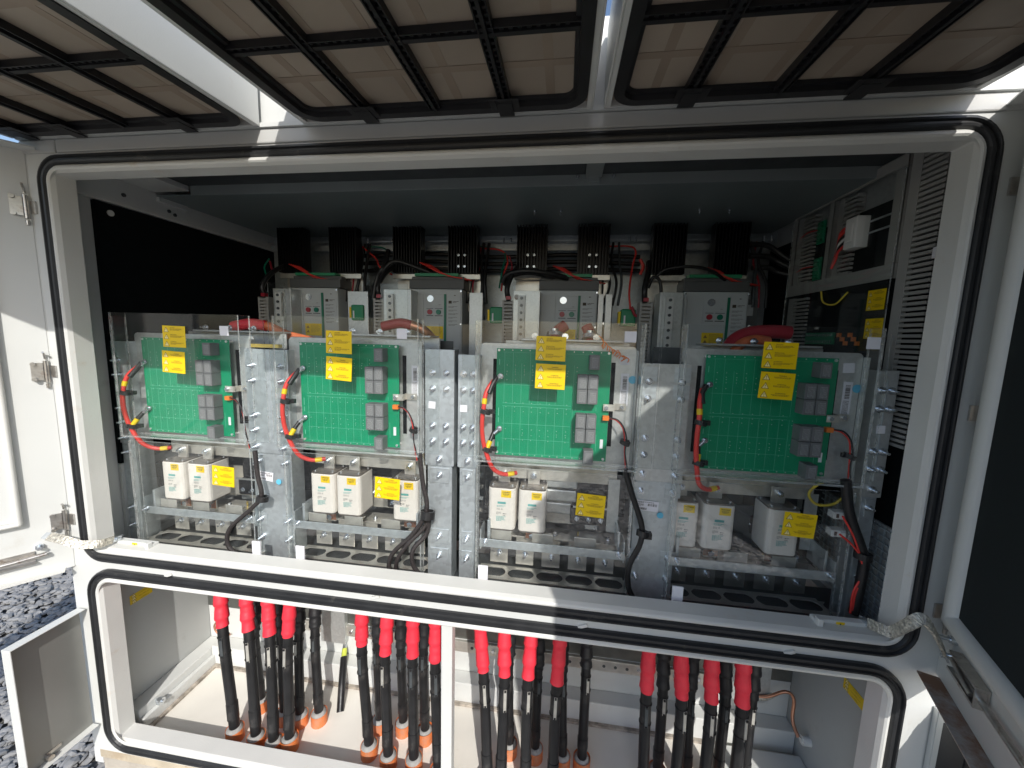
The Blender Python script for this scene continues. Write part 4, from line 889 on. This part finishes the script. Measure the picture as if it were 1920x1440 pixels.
for k, (a, b) in enumerate(HSX):
    x0 = at(a, 500, y=.64)[0]; x1 = x0+.118
    t = thing('heat_sink', 'black finned heat sink, %s from the left in the rear row' % HL[k], 'heat sink', (x0, .64, .245), 'black finned heat sinks')
    MB().box(x0, x1, .675, .69, .248, .43).done('base', 'hsink', t)
    f = MB()
    for j in range(11): xx = x0+j*(x1-x0-.003)/10; f.box(xx, xx+.003, .64, .6745, .248, .43)
    f.done('fins', 'hsink', t)
    MB().prism([(x0-.008, .10), (x1+.008, .10), (x1+.008, .24), (x0-.008, .24)][::-1], 'y', .70, .705).box(x0-.010, x1+.010, .66, .668, .226, .246).done('tan_bracket', 'tin', t, bevel=.001)
    if 2 < k < 6:
        for dx in (.045, .07):
            for dz in (.272, .315): MB().cyl((x0+dx, .6398, dz), (x0+dx, .632, dz), .005, 8).done('screw', 'zinc', t)
# rear mounting rails and vertical galvanised strips, terminal strips beside each breaker
rr = thing('rear_rail', 'horizontal zinc rail behind the heat sinks under the ceiling panel', 'rail', (0, .74, .40))
MB().box(-1.06, 1.06, .74, .745, .392, .398).box(-1.06, 1.06, .76, .765, .36, .385).done('rail', 'galv', rr)
for px in (690, 735, 945, 958, 1180, 1192, 1432, 1446): p = at(px, 452, y=.735); MB().cyl((p[0], .735, .405), (p[0], .735, .385), .004, 8).done('screw', 'zinc', rr)
SL = ['white terminal strip beside the far left breaker', 'bright white terminal strip beside the second breaker', 'white terminal strip with a rust stain beside the third breaker', 'white terminal strip beside the rightmost breaker']
for i, (a, b) in enumerate(((507, 540), (716, 768), (962, 1012), (1240, 1284))):
    x0 = at(a, 560, y=.52)[0]; x1 = at(b, 560, y=.52)[0]
    t = thing('terminal_strip', SL[i], 'terminal strip', (x0, .52, .0), 'white terminal strips')
    MB().box(x0, x1, .535, .538, -.10, .168).box(x0, x0+.003, .538, .62, -.10, .168).box(x1-.003, x1, .538, .62, -.10, .168).done('zinc_channel', 'galvplate', t, bevel=.001)
    MB().box(x0+.018, x0+.044, .522, .5345, -.09, .150).done('white_strip', 'white', t, bevel=.001)
    for k in range(9): MB().cyl((x0+.031, .5218, .14-k*.026), (x0+.031, .518, .14-k*.026), .0055, 8).done('screw', 'dsteel', t)
    if i == 2: MB().ring((x0+.012, .534, .145), (0, 1, 0), .001, .010, .001, 14).done('rust_stain', 'rust', t)
    mb = MB().box(x0+.002, x1-.002, .505, .508, -.10, .185); mb.m = [1, 1, 0, 0, 1, 1]; mb.done('clear_shield', ['acry', 'acryedge'], t)
RLB = ['slotted grey resistor box left of the far left terminal strip', 'slotted grey resistor box left of the second terminal strip', 'slotted grey resistor box left of the third terminal strip', 'slotted grey resistor box left of the rightmost terminal strip']
for i, (a, b) in enumerate(((484, 503), (700, 716), (942, 960), (1200, 1226))):
    x0 = at(a, 570, y=.55)[0]; x1 = x0+.045
    t = thing('slotted_duct', RLB[i], 'wire duct', (x0, .55, .1), 'slotted boxes between the breakers')
    MB().box(x0, x1, .57, .60, -.10, .135).done('back', 'duct', t)
    f = MB().box(x0, x0+.008, .55, .5698, -.10, .135).box(x1-.008, x1, .55, .5698, -.10, .135)
    for k in range(18): f.box(x0+.0082, x1-.0082, .55, .5698, -.10+k*.013, -.10+k*.013+.0075)
    f.done('slats', 'duct', t)
    MB().tube(bez([(x0+.02, .57, .135), (x0+.015, .56, .18), (x0+.03, .60, .24), (x0+.05, .70, .30)], 6), .010, 8).done('harness', 'plastic', t)
    MB().box(x0+.012, x0+.03, .552, .57, .137, .150).done('red_ferrule', 'bred', t)
for i, (px, py) in enumerate(((657, 560), (918, 578), (1165, 585))):
    x0 = at(px, py, y=.62)[0]; t = thing('green_capacitor', ['green capacitor block right of the first breaker', 'green capacitor block left of the third breaker', 'bright green capacitor block with yellow tab left of the rightmost breaker'][i], 'capacitor', (x0, .62, .08), 'green capacitor blocks')
    MB().box(x0, x0+.055, .62, .66, .05, .115).done('block', 'green', t, bevel=.006); MB().box(x0-.010, x0-.001, .625, .65, .06, .105).done('tab', 'yellow', t, bevel=.001); MB().box(x0+.01, x0+.016, .6185, .6197, .06, .09).done('print', 'paper', t)
# zinc uprights between breakers
for i, (a, b) in enumerate(((652, 690), (880, 905), (1122, 1132), (1136, 1148))):
    x0 = at(a, 560, y=.63)[0]; x1 = at(b, 560, y=.63)[0]
    o = MB().box(x0, x1, .63, .634, -.1, .17).box(x0, x0+.003, .634, .75, -.1, .17).done('zinc_upright', 'galvplate', bevel=.001); tag(o, ['wide zinc upright right of the far left breaker', 'zinc upright right of the second breaker', 'narrow zinc upright touching the third breaker', 'outer narrow zinc upright right of the third breaker'][i], 'upright', 'zinc uprights in the rear row')
# control wires in the rear
def wires(name, label, specs, cat='wire bundle', grp='rear control wiring'):
    t = thing(name, label, cat, specs[0][0][0], grp)
    for pts, r, m_ in specs: MB().tube(bez(pts, 7), r, 7).done('wire', m_, t)
for i, (px, py) in enumerate(((600, 525), (845, 522), (1095, 528), (1385, 532))):
    sp = []
    for k in range(6):
        dx = -50+k*4; sp.append(([A(px+dx-8, py-30+k, .64), A(px-28+k*4, py-14+k*1.5, .62), A(px-8+k*7, py-2+k*.6, .635), A(px+k*8, py+4, .65)], .0026, 'redins'))
    wires('red_wire_bundle', ['red wires dropping into the far left breaker', 'red wires fanned over the second breaker', 'red wires gathered over the third breaker', 'red wires laid across the top of the rightmost breaker'][i], sp)
wires('black_harness', 'thick black harness arching above the third terminal strip', [([A(942, 530, .60), A(952, 515, .59), A(985, 508, .58), A(1030, 513, .60), A(1065, 522, .63)], .011, 'plastic'), ([A(945, 535, .61), A(958, 520, .60), A(990, 512, .59), A(1040, 520, .61)], .007, 'plastic')])
wires('black_harness', 'thin black harness arching above the rightmost breaker', [([A(1228, 520, .60), A(1250, 505, .59), A(1290, 500, .58), A(1330, 506, .60), A(1360, 525, .63)], .006, 'plastic'), ([A(1215, 540, .6), A(1225, 520, .59), A(1238, 530, .59), A(1240, 580, .59)], .006, 'plastic')])
wires('black_harness', 'black harness above the second terminal strip', [([A(715, 520, .60), A(725, 500, .59), A(745, 490, .6), A(790, 505, .62), A(815, 515, .64)], .008, 'plastic'), ([A(700, 560, .6), A(708, 520, .6), A(720, 500, .6), A(728, 470, .66)], .010, 'plastic')])
for k, (a, b, lab) in enumerate(((1405, 1480, 'upper black cable running right from the last heat sink'), (1405, 1482, 'middle black cable running right from the last heat sink'), (1410, 1482, 'lower black cable running right from the last heat sink'))):
    wires('black_cable', lab, [([A(a, 458+22*k, .70), A((a+b)/2-5, 460+21*k, .70), A(b-25, 470+20*k, .70), A(b, 488+14*k, .68)], .010, 'plastic')], 'cable', 'black rear cables')
for k in range(3):
    wires('black_cable', ['upper', 'middle', 'lower'][k]+' black cable crossing behind the heat sinks', [([A(680, 480+14*k, .78), A(800, 476+14*k, .78), A(930, 482+13*k, .78), A(1060, 478+13*k, .78), A(1200, 482+13*k, .78)], .009, 'plastic')], 'cable', 'black rear cables')
wires('colored_wires', 'red and green wires rising between the fourth and fifth heat sinks', [([A(900, 462, .72), A(935, 468, .72), A(948, 480, .70), A(942, 505, .68), A(936, 540, .64)], .0035, 'bgreen'), ([A(900, 465, .72), A(940, 470, .71), A(952, 490, .70), A(944, 515, .68), A(940, 545, .64)], .0035, 'redins'), ([A(955, 480, .7), A(960, 500, .7), A(955, 520, .66)], .0035, 'bred')])
wires('colored_wires', 'red wire dropping left of the seventh heat sink', [([A(1140, 462, .72), A(1180, 462, .72), A(1192, 472, .7), A(1186, 500, .68), A(1180, 545, .62), A(1182, 580, .6)], .0038, 'redins'), ([A(1200, 486, .66), A(1206, 500, .66), A(1200, 515, .66)], .006, 'redins'), ([A(1184, 575, .6), A(1192, 592, .6), A(1205, 585, .6), A(1208, 570, .6)], .006, 'bred')])
wires('colored_wires', 'red and green wires left of the third heat sink', [([A(690, 462, .72), A(715, 464, .72), A(728, 470, .7)], .003, 'bgreen'), ([A(680, 463, .72), A(705, 485, .7), A(712, 500, .66), A(735, 515, .64)], .0035, 'redins'), ([A(500, 520, .6), A(496, 500, .62), A(505, 485, .64)], .003, 'bgreen'), ([A(510, 505, .6), A(506, 490, .62)], .004, 'bred')])
sp = []
for k in range(14):
    a = A(1118+random.uniform(-4, 4)+k*4.2, 630+k*3.0+random.uniform(-5, 5), .10); b = (a[0]+random.uniform(-.01, .012), a[1]+.004, a[2]+random.uniform(-.014, .006)); 
    sp.append(([a, ((a[0]+b[0])/2+random.uniform(-.006, .006), a[1], (a[2]+b[2])/2+random.uniform(-.006, .006)), b], .0016, 'orangec'))
RB = random.Random(33)
for i in range(4):
    x0 = BRX[i]+.235
    t = thing('auxiliary_block', ['dark auxiliary block right of the far left breaker', 'dark auxiliary block right of the second breaker', 'dark auxiliary block right of the third breaker', 'dark auxiliary block right of the rightmost breaker'][i], 'switch block', (x0, .66, .1), 'dark auxiliary blocks in the rear row')
    MB().box(x0, x0+.05, .66, .74, .03, .16).done('body', 'brkdark', t, bevel=.002); MB().box(x0+.008, x0+.03, .6575, .6598, .10, .14).done('nameplate', 'brk', t); MB().cyl((x0+.02, .66, .06), (x0+.02, .652, .06), .006, 8).done('screw', 'zinc', t)
    sp = []
    for k in range(5):
        xx = x0-.02+k*.022; sp.append(([(xx, .72, .38), (xx+RB.uniform(-.02, .02), .70, .30), (xx+RB.uniform(-.02, .02), .67, .22), (xx+RB.uniform(-.01, .01), .66, .13)], RB.choice([.0035, .005, .007]), RB.choice(['plastic', 'plastic', 'plastic', 'plastic', 'plastic', 'bred', 'dsteel'])))
    wires('wire_bundle', ['tangle of dark wires hanging right of the far left breaker', 'tangle of dark wires hanging right of the second breaker', 'tangle of dark wires hanging right of the third breaker', 'tangle of dark wires hanging right of the rightmost breaker'][i], sp)
# ------------------------------------------------------------------ right hand control panel on the side wall (plane x = XP)
XP = 1.10
pn = thing('control_panel', 'grey windowed control panel with slotted wire ducts on the right side wall', 'control panel', (XP, .4, -.12))
MB().box(XP+.018, XP+.0045+.018, .10, .70, -.30, .478).done('back_plate', 'galvplate', pn)
def fbar(y0, y1, z0, z1): MB().box(XP-.012, XP-.008, y0, y1, z0, z1).box(XP-.012, XP+.017, y0, y0+.002, z0, z1).done('frame_bar', 'duct', pn, bevel=.0008)
fbar(.20, .655, .435, .462); fbar(.20, .655, .168, .205); fbar(.632, .655, .2055, .4345); fbar(.20, .230, .2055, .4345); fbar(.450, .470, .2055, .4345)
def yduct(name, y0, y1, z0, z1, lab, x1=XP+.017):
    t = MB().box(x1-.004, x1, y0, y1, z0, z1); t = t.done('wire_duct', 'duct', pn, label=lab); f = MB(); z = z0
    while z < z1-.006: f.box(XP-.006, x1-.0042, y0, y1, z, z+.0072); z += .0125
    f.done('duct_slats', 'duct', t)
    MB().box(XP-.006, x1-.0042, y0+(y1-y0)*.75, y1, z0, z1).box(XP-.0075, XP-.0062, y0+(y1-y0)*.72, y1+.004, z0, z1).done('duct_lid', 'duct', t)
yduct('d', .548, .628, .206, .43, 'slotted duct in the small left window of the panel')
yduct('d', .365, .430, .206, .43, 'slotted duct behind the relay')
yduct('d', .545, .640, -.10, .160, 'slotted duct at the lower left of the panel')
yduct('d', .105, .19, -.24, .47, 'tall slotted duct down the near edge of the panel')
p = at(1755, 463, x=XP-.0078); q = MB().box(XP-.0085, XP-.0078, p[1]-.014, p[1]+.006, p[2]-.024, p[2]); q.done('paper_label', 'paper', pn, label='small white square sticker on the tall duct')
mb = MB().box(XP-.016, XP-.013, .20, .655, -.11, .43); mb.m = [1, 1, 1, 1, 0, 0]; mb.done('clear_window', ['acry', 'acryedge'], pn)
for (y, z) in ((.520, .36), (.520, .245)):
    MB().box(XP-.002, XP+.002, y-.02, y+.015, z-.035, z+.035).done('small_board', 'pcb', pn)
    for k in range(5): MB().box(XP-.009, XP-.0022, y-.012, y+.006, z-.03+k*.013, z-.022+k*.013).done('terminal', 'green', pn)
    MB().tube(bez([(XP-.006, y+.01, z+.01), (XP-.012, y+.05, z+.012), (XP-.006, y+.10, z+.006)], 5), .002, 6).done('wire', 'redins', pn)
rl = thing('relay_unit', 'beige relay unit clipped on the rail inside the control panel', 'relay unit', (XP-.03, .33, .30))
MB().box(XP-.034, XP+.0, .312, .356, .268, .352).box(XP-.040, XP-.0342, .318, .345, .285, .335).done('body', 'white', rl, bevel=.003); MB().box(XP-.004, XP+.0, .24, .40, .302, .306).box(XP-.004, XP+0, .24, .40, .332, .336).done('din_rail', 'galv', rl)
for k in range(6): MB().tube(bez([(XP-.026, .357, .335-.010*k), (XP-.030, .378, .32-.010*k), (XP-.026, .392, .27-.004*k), (XP-.03, .40, .225)], 6), .0034, 7).done('wire', ['redins', 'redins', 'plastic', 'white', 'plastic', 'redins'][k], rl)
# lower boards in panel
MB().box(XP+.006, XP+.009, .26, .54, -.06, .14).done('small_board', 'dsteel', pn)
for j, z in enumerate((.02, -.045)):
    MB().box(XP-.002, XP+.0055, .40, .535, z-.018, z+.018).done('terminal_row', 'green', pn, bevel=.001)
    for k in range(12): MB().box(XP-.004, XP-.0022, .405+k*.011, .410+k*.011, z+.006, z+.014).box(XP-.004, XP-.0022, .405+k*.011, .410+k*.011, z-.014, z-.006).done('terminal_screw', 'zinc', pn)
for k in range(6): MB().box(XP-.002, XP+.0055, .30+k*.015, .31+k*.015, .0+.012*(k % 3), .012+.012*(k % 3)).done('orange_plug', 'orangec', pn)
for (px, py, lab) in ((1632, 545, 'upper yellow sticker on the control panel window'), (1627, 598, 'lower yellow sticker on the control panel window')):
    p = at(px, py, x=XP-.0168); o = sticker(pn, 0, 0, 0, .058, .052, 's', label=lab, rot=(0, 0, math.radians(-90))); o.location = Vector((XP-.0168, p[1]+.006, p[2]))-pn.location
MB().tube(bez([(XP-.02, .45, .165), (XP-.022, .43, .13), (XP-.02, .38, .12), (XP-.016, .34, .15)], 6), .0025, 6).done('yellow_wire', 'yw', pn)
# mesh vent at the bottom right of the upper room
vt = thing('wire_mesh_vent', 'small square mesh vent in the dark lower right corner', 'vent', (1.09, .3, -.55))
f = MB()
for k in range(14): f.box(1.0935, 1.0965, .10+k*.018, .1035+k*.018, -.70, -.44)
for k in range(15): f.box(1.090, 1.0934, .10, .345, -.70+k*.018, -.697+k*.018)
f.done('mesh_grid', 'galv', vt); MB().box(1.0985, 1.1035, .10, .345, -.70, -.44).done('filter_sheet', 'duct', vt)

# ------------------------------------------------------------------ LOWER ROOM: power cables
RED = [(415, 1120, 440, 1362, 1168), (462, 1125, 480, 1375, 1174), (503, 1130, 513, 1385, 1181), (545, 1135, 543, 1380, 1186), (680, 1152, 692, 1392, 1204), (728, 1158, 728, 1412, 1218), (775, 1163, 776, 1418, 1222), (818, 1170, 822, 1440, 1230),
       (900, 1182, 914, 1462, 1245), (945, 1187, 938, 1470, 1252), (998, 1192, 985, 1472, 1258), (1051, 1198, 1035, 1478, 1268), (1217, 1222, 1205, 1495, 1288), (1275, 1228, 1263, 1500, 1297), (1333, 1235, 1316, 1508, 1305), (1392, 1242, 1372, 1515, 1313)]
BLK = [(480, 1140, 489, 1308), (522, 1140, 533, 1330), (563, 1142, 562, 1335), (592, 1140, 598, 1332), (709, 1150, 712, 1345), (752, 1155, 756, 1350), (797, 1160, 797, 1365), (958, 1190, 955, 1390), (1012, 1195, 1003, 1398), (1056, 1200, 1054, 1412), (1100, 1203, 1091, 1418), (1244, 1225, 1233, 1440), (1300, 1232, 1287, 1450), (1357, 1240, 1344, 1456), (1414, 1248, 1394, 1462)]
NTH = ['first', 'second', 'third', 'fourth', 'fifth', 'sixth', 'seventh', 'eighth', 'ninth', 'tenth', 'eleventh', 'twelfth', 'thirteenth', 'fourteenth', 'fifteenth', 'sixteenth']
def power_cable(i, row, red):
    tx, ty, bx, by = row[:4]; yt = .15 if red else .245
    T = Vector(at(tx, ty, y=yt)); B = Vector(at(bx, by, z=-1.300)); T = T+(T-B)*.28; r = .0155 if red else .0150
    nm = 'red sleeved' if red else 'black sleeved'
    if red: lab = 'black power cable with red top sleeve, %s of that kind from the left' % NTH[i]
    else: lab = 'rear black power cable with black top sleeve, %s of that kind from the left' % NTH[i]
    t = thing('power_cable', lab, 'cable', (B.x, B.y, -1.345), 'power cables with red sleeves' if red else 'rear power cables with black sleeves')
    wob = random.uniform(-.008, .008); M = T.lerp(B, .5)+Vector((wob, -.006, 0))
    pts = bez([T, T.lerp(B, .25)+Vector((wob*.4, -.003, 0)), M, T.lerp(B, .8)+Vector((wob*.5, -.002, 0)), B, Vector((B.x, B.y, -1.344))], 8)
    MB().tube(pts, r, 16).done('cable_jacket', 'cable', t)
    # sleeve
    if red: se = Vector(at(tx+(bx-tx)*.25, row[4], y=yt-.005)); frac = max(.1, min(.6, (T.z-se.z)/(T.z-B.z)))
    else: frac = random.uniform(.36, .44)
    def on(f):
        z = T.z+(B.z-T.z)*f
        for a, b in zip(pts[:-1], pts[1:]):
            if a.z >= z >= b.z: return a.lerp(b, (a.z-z)/max(1e-6, a.z-b.z))
        return pts[0]
    n = 40; sp = [on(frac*k/n) for k in range(n+1)]; rs = []
    for k in range(n+1):
        u_ = ((k+i*2) % 9)/9; rs.append(r+.0028+.0026*u_**1.3*1.5+random.uniform(-.0004, .0004)-(.0012 if k > n-6 else 0))
    MB().tube(sp, rs, 18).done('sleeve', 'pinkred' if red else 'blacksleeve', t)
    # band and name tag
    f2 = frac+.025; hl = .048 if not red else .062
    c = on(frac+.11); d = (on(frac+.2)-on(frac)).normalized()
    side = Vector((random.uniform(-.25, .45), -1, 0)).normalized(); o = c+side*(r+.0012)
    tx_ = d.cross(side).normalized()
    MB().obox(o, tx_*.0042, side*.0012, d*hl/2).done('name_tag', random.choice(['tin', 'tin', 'dsteel', 'dsteel', 'tin']), t)
    for sgn in (-1, 1):
        q = c+d*(hl/2-.003)*sgn; MB().ring(q, d, r-.001, r+.0016, .0035, 18).obox(q+side*(r+.003), tx_*.0028, side*.0022, d*.0026).done('cable_tie', 'plastic', t)
    q = on(.90); MB().ring(q, d, r-.001, r+.0014, .05 if red else .03, 18).done('end_sleeve', 'cable', t)
    # conduit
    cr = .0262
    k2 = thing('conduit_stub', 'orange conduit stub around the foot of the %s %s cable' % (NTH[i], 'front red sleeved' if red else 'rear black sleeved'), 'conduit', (B.x, B.y, -1.345), 'orange conduit stubs in the floor')
    MB().tube([(B.x, B.y, -1.3449), (B.x, B.y, -1.306+random.uniform(-.004, .006))], cr, 22, caps=False).ring((B.x, B.y, -1.309), (0, 0, 1), cr-.003, cr+.0004, .004, 22).done('pipe', 'conduit', k2)
    fo = []
    for k in range(22): fo.append(0)
    MB().tube([(B.x, B.y, -1.34), (B.x, B.y, -1.308), (B.x, B.y, -1.298)], [cr-.001, cr-.0005, r+.002], 22).done('foam_plug', 'foam', k2)
for i, q in enumerate(RED): power_cable(i, q, True)
for i, q in enumerate(BLK): power_cable(i, q, False)
ec = thing('earth_cable', 'short black earth cable with yellow green sleeve bolted to the rear bar', 'cable', at(640, 1335, z=-1.344))
a = Vector(at(638, 1335, z=-1.344)); b = Vector(at(645, 1232, y=.345)); MB().tube(bez([a, a.lerp(b, .5)+Vector((0, 0, .01)), b], 8), .0125, 14).done('jacket', 'cable', ec)
d = (b-a).normalized(); MB().tube([b-d*.02, b+d*.028], [.0105, .009], 12).done('sleeve', 'yg', ec); MB().tube([b+d*.028, b+d*.05], [.008, .006], 10).ring(b+d*.06, (0, 1, 0), .004, .013, .004, 16).cyl(b+d*.06+Vector((0, -.002, 0)), b+d*.06+Vector((0, -.012, 0)), .008, 6).done('lug', 'zinc', ec)
cw = thing('copper_lead', 'brown copper earth lead bending down to the right side wall', 'wire', at(1490, 1380, x=1.09))
MB().tube(bez([A(1412, 1305, .36), A(1440, 1306, .35), A(1472, 1297, .34), A(1488, 1310, .33), A(1486, 1350, .31), A(1497, 1383, .28)], 8), .0050, 8).done('lead', 'copper', cw); q = Vector(A(1503, 1388, .27)); MB().cyl(q, q+Vector((.03, .0, .0)), .014, 12).cyl(q-Vector((.004, 0, 0)), q, .008, 6).done('bushing', 'white', cw)
MB().tube(bez([A(1412, 1305, .36), A(1432, 1309, .355), A(1450, 1303, .35)], 5), .0075, 8).done('tinned_end', 'silver', cw)
cw = thing('copper_lead', 'small brown earth lead at the left end of the perforated bar', 'wire', A(405, 1180, .36)); MB().tube(bez([A(425, 1168, .37), A(408, 1166, .36), A(402, 1175, .36), A(410, 1188, .36), A(432, 1190, .37)], 7), .0035, 8).done('lead', 'copper', cw)
# orange reflections at the third cover, modelled as thin strands
wires('orange_reflection_strands', 'thin orange strands modelling the reflections at the top right of the third cover', sp if False else [([Vector(p)+Vector((0, .03, 0)) for p in s_[0]], .0014, 'orangec') for s_ in [([A(1125+k*4, 634+k*2.9+random.uniform(-6, 6), .10), A(1132+k*4+random.uniform(-3, 3), 640+k*2.9, .10), A(1128+k*4+random.uniform(-5, 5), 650+k*2.6, .10)], 0, 0) for k in range(13)]], 'wire bundle', None)

# braided earth straps from sill to the doors
def strap(pts, wv, label, z=None):
    t = thing('braided_strap', label, 'earth strap', pts[0], 'braided earth straps'); P = bez(pts, 10); mb = MB(); n = len(P); V = []
    for i, p in enumerate(P):
        d = (P[min(i+1, n-1)]-P[max(i-1, 0)]).normalized(); w = (Vector(wv)-d*Vector(wv).dot(d)).normalized(); nn = d.cross(w)
        for (a, b) in ((-1, -1), (-.5, -1.25), (0, -1.1), (.5, -1.25), (1, -1), (1, 1), (0, 1.2), (-1, 1)): V.append(p+w*a*.011+nn*b*.0022+nn*.0006*math.sin(i*2.2+a*3))
    F = [[i*8+k, i*8+(k+1) % 8, (i+1)*8+(k+1) % 8, (i+1)*8+k] for i in range(n-1) for k in range(8)]; mb.add(V, F+[[7, 6, 5, 4, 3, 2, 1, 0], [(n-1)*8+k for k in range(8)]]); mb.done('braid', 'silver', t)
    for p, q in ((P[0], P[1]), (P[-1], P[-2])):
        dd = (Vector(p)-Vector(q)).normalized(); MB().obox(Vector(p)+dd*.008, dd*.012, Vector(wv).normalized()*.009, dd.cross(Vector(wv)).normalized()*.002).cyl(Vector(p)+dd*.01, Vector(p)+dd*.01+dd.cross(Vector(wv)).normalized()*.01, .005, 6).done('strap_lug', 'zinc', t)
strap([at(92, 1006, y=-.050), at(118, 1012, y=-.055), at(150, 1021, y=-.045), at(185, 1020, y=-.025), at(212, 1012, y=.01)], (.1, .75, .65), 'braided strap from the sill block to the left door')
strap([at(1628, 1168, y=.02), at(1655, 1180, y=-.012), at(1672, 1185, y=-.025), at(1705, 1170, y=-.05), at(1728, 1160, y=-.055), at(1745, 1175, y=-.06), at(1762, 1205, y=-.06), at(1770, 1222, y=-.055)], (.1, .6, .8), 'braided strap from the sill block to the right door')
# neighbouring cabinet far to the right, seen through the gap
nb = thing('neighbour_cabinet', 'white slotted neighbouring cabinet seen in the gap at the bottom right', 'cabinet', (1.9, .3, GZ))
MB().box(1.62, 2.6, .10, .7, GZ, -.2).done('body', 'paint', nb, bevel=.004)
f = MB()
for k in range(30): f.box(1.70, 1.84, .092, .0995, -1.42+k*.03, -1.412+k*.03)
f.done('vent_slats', 'dsteel', nb)
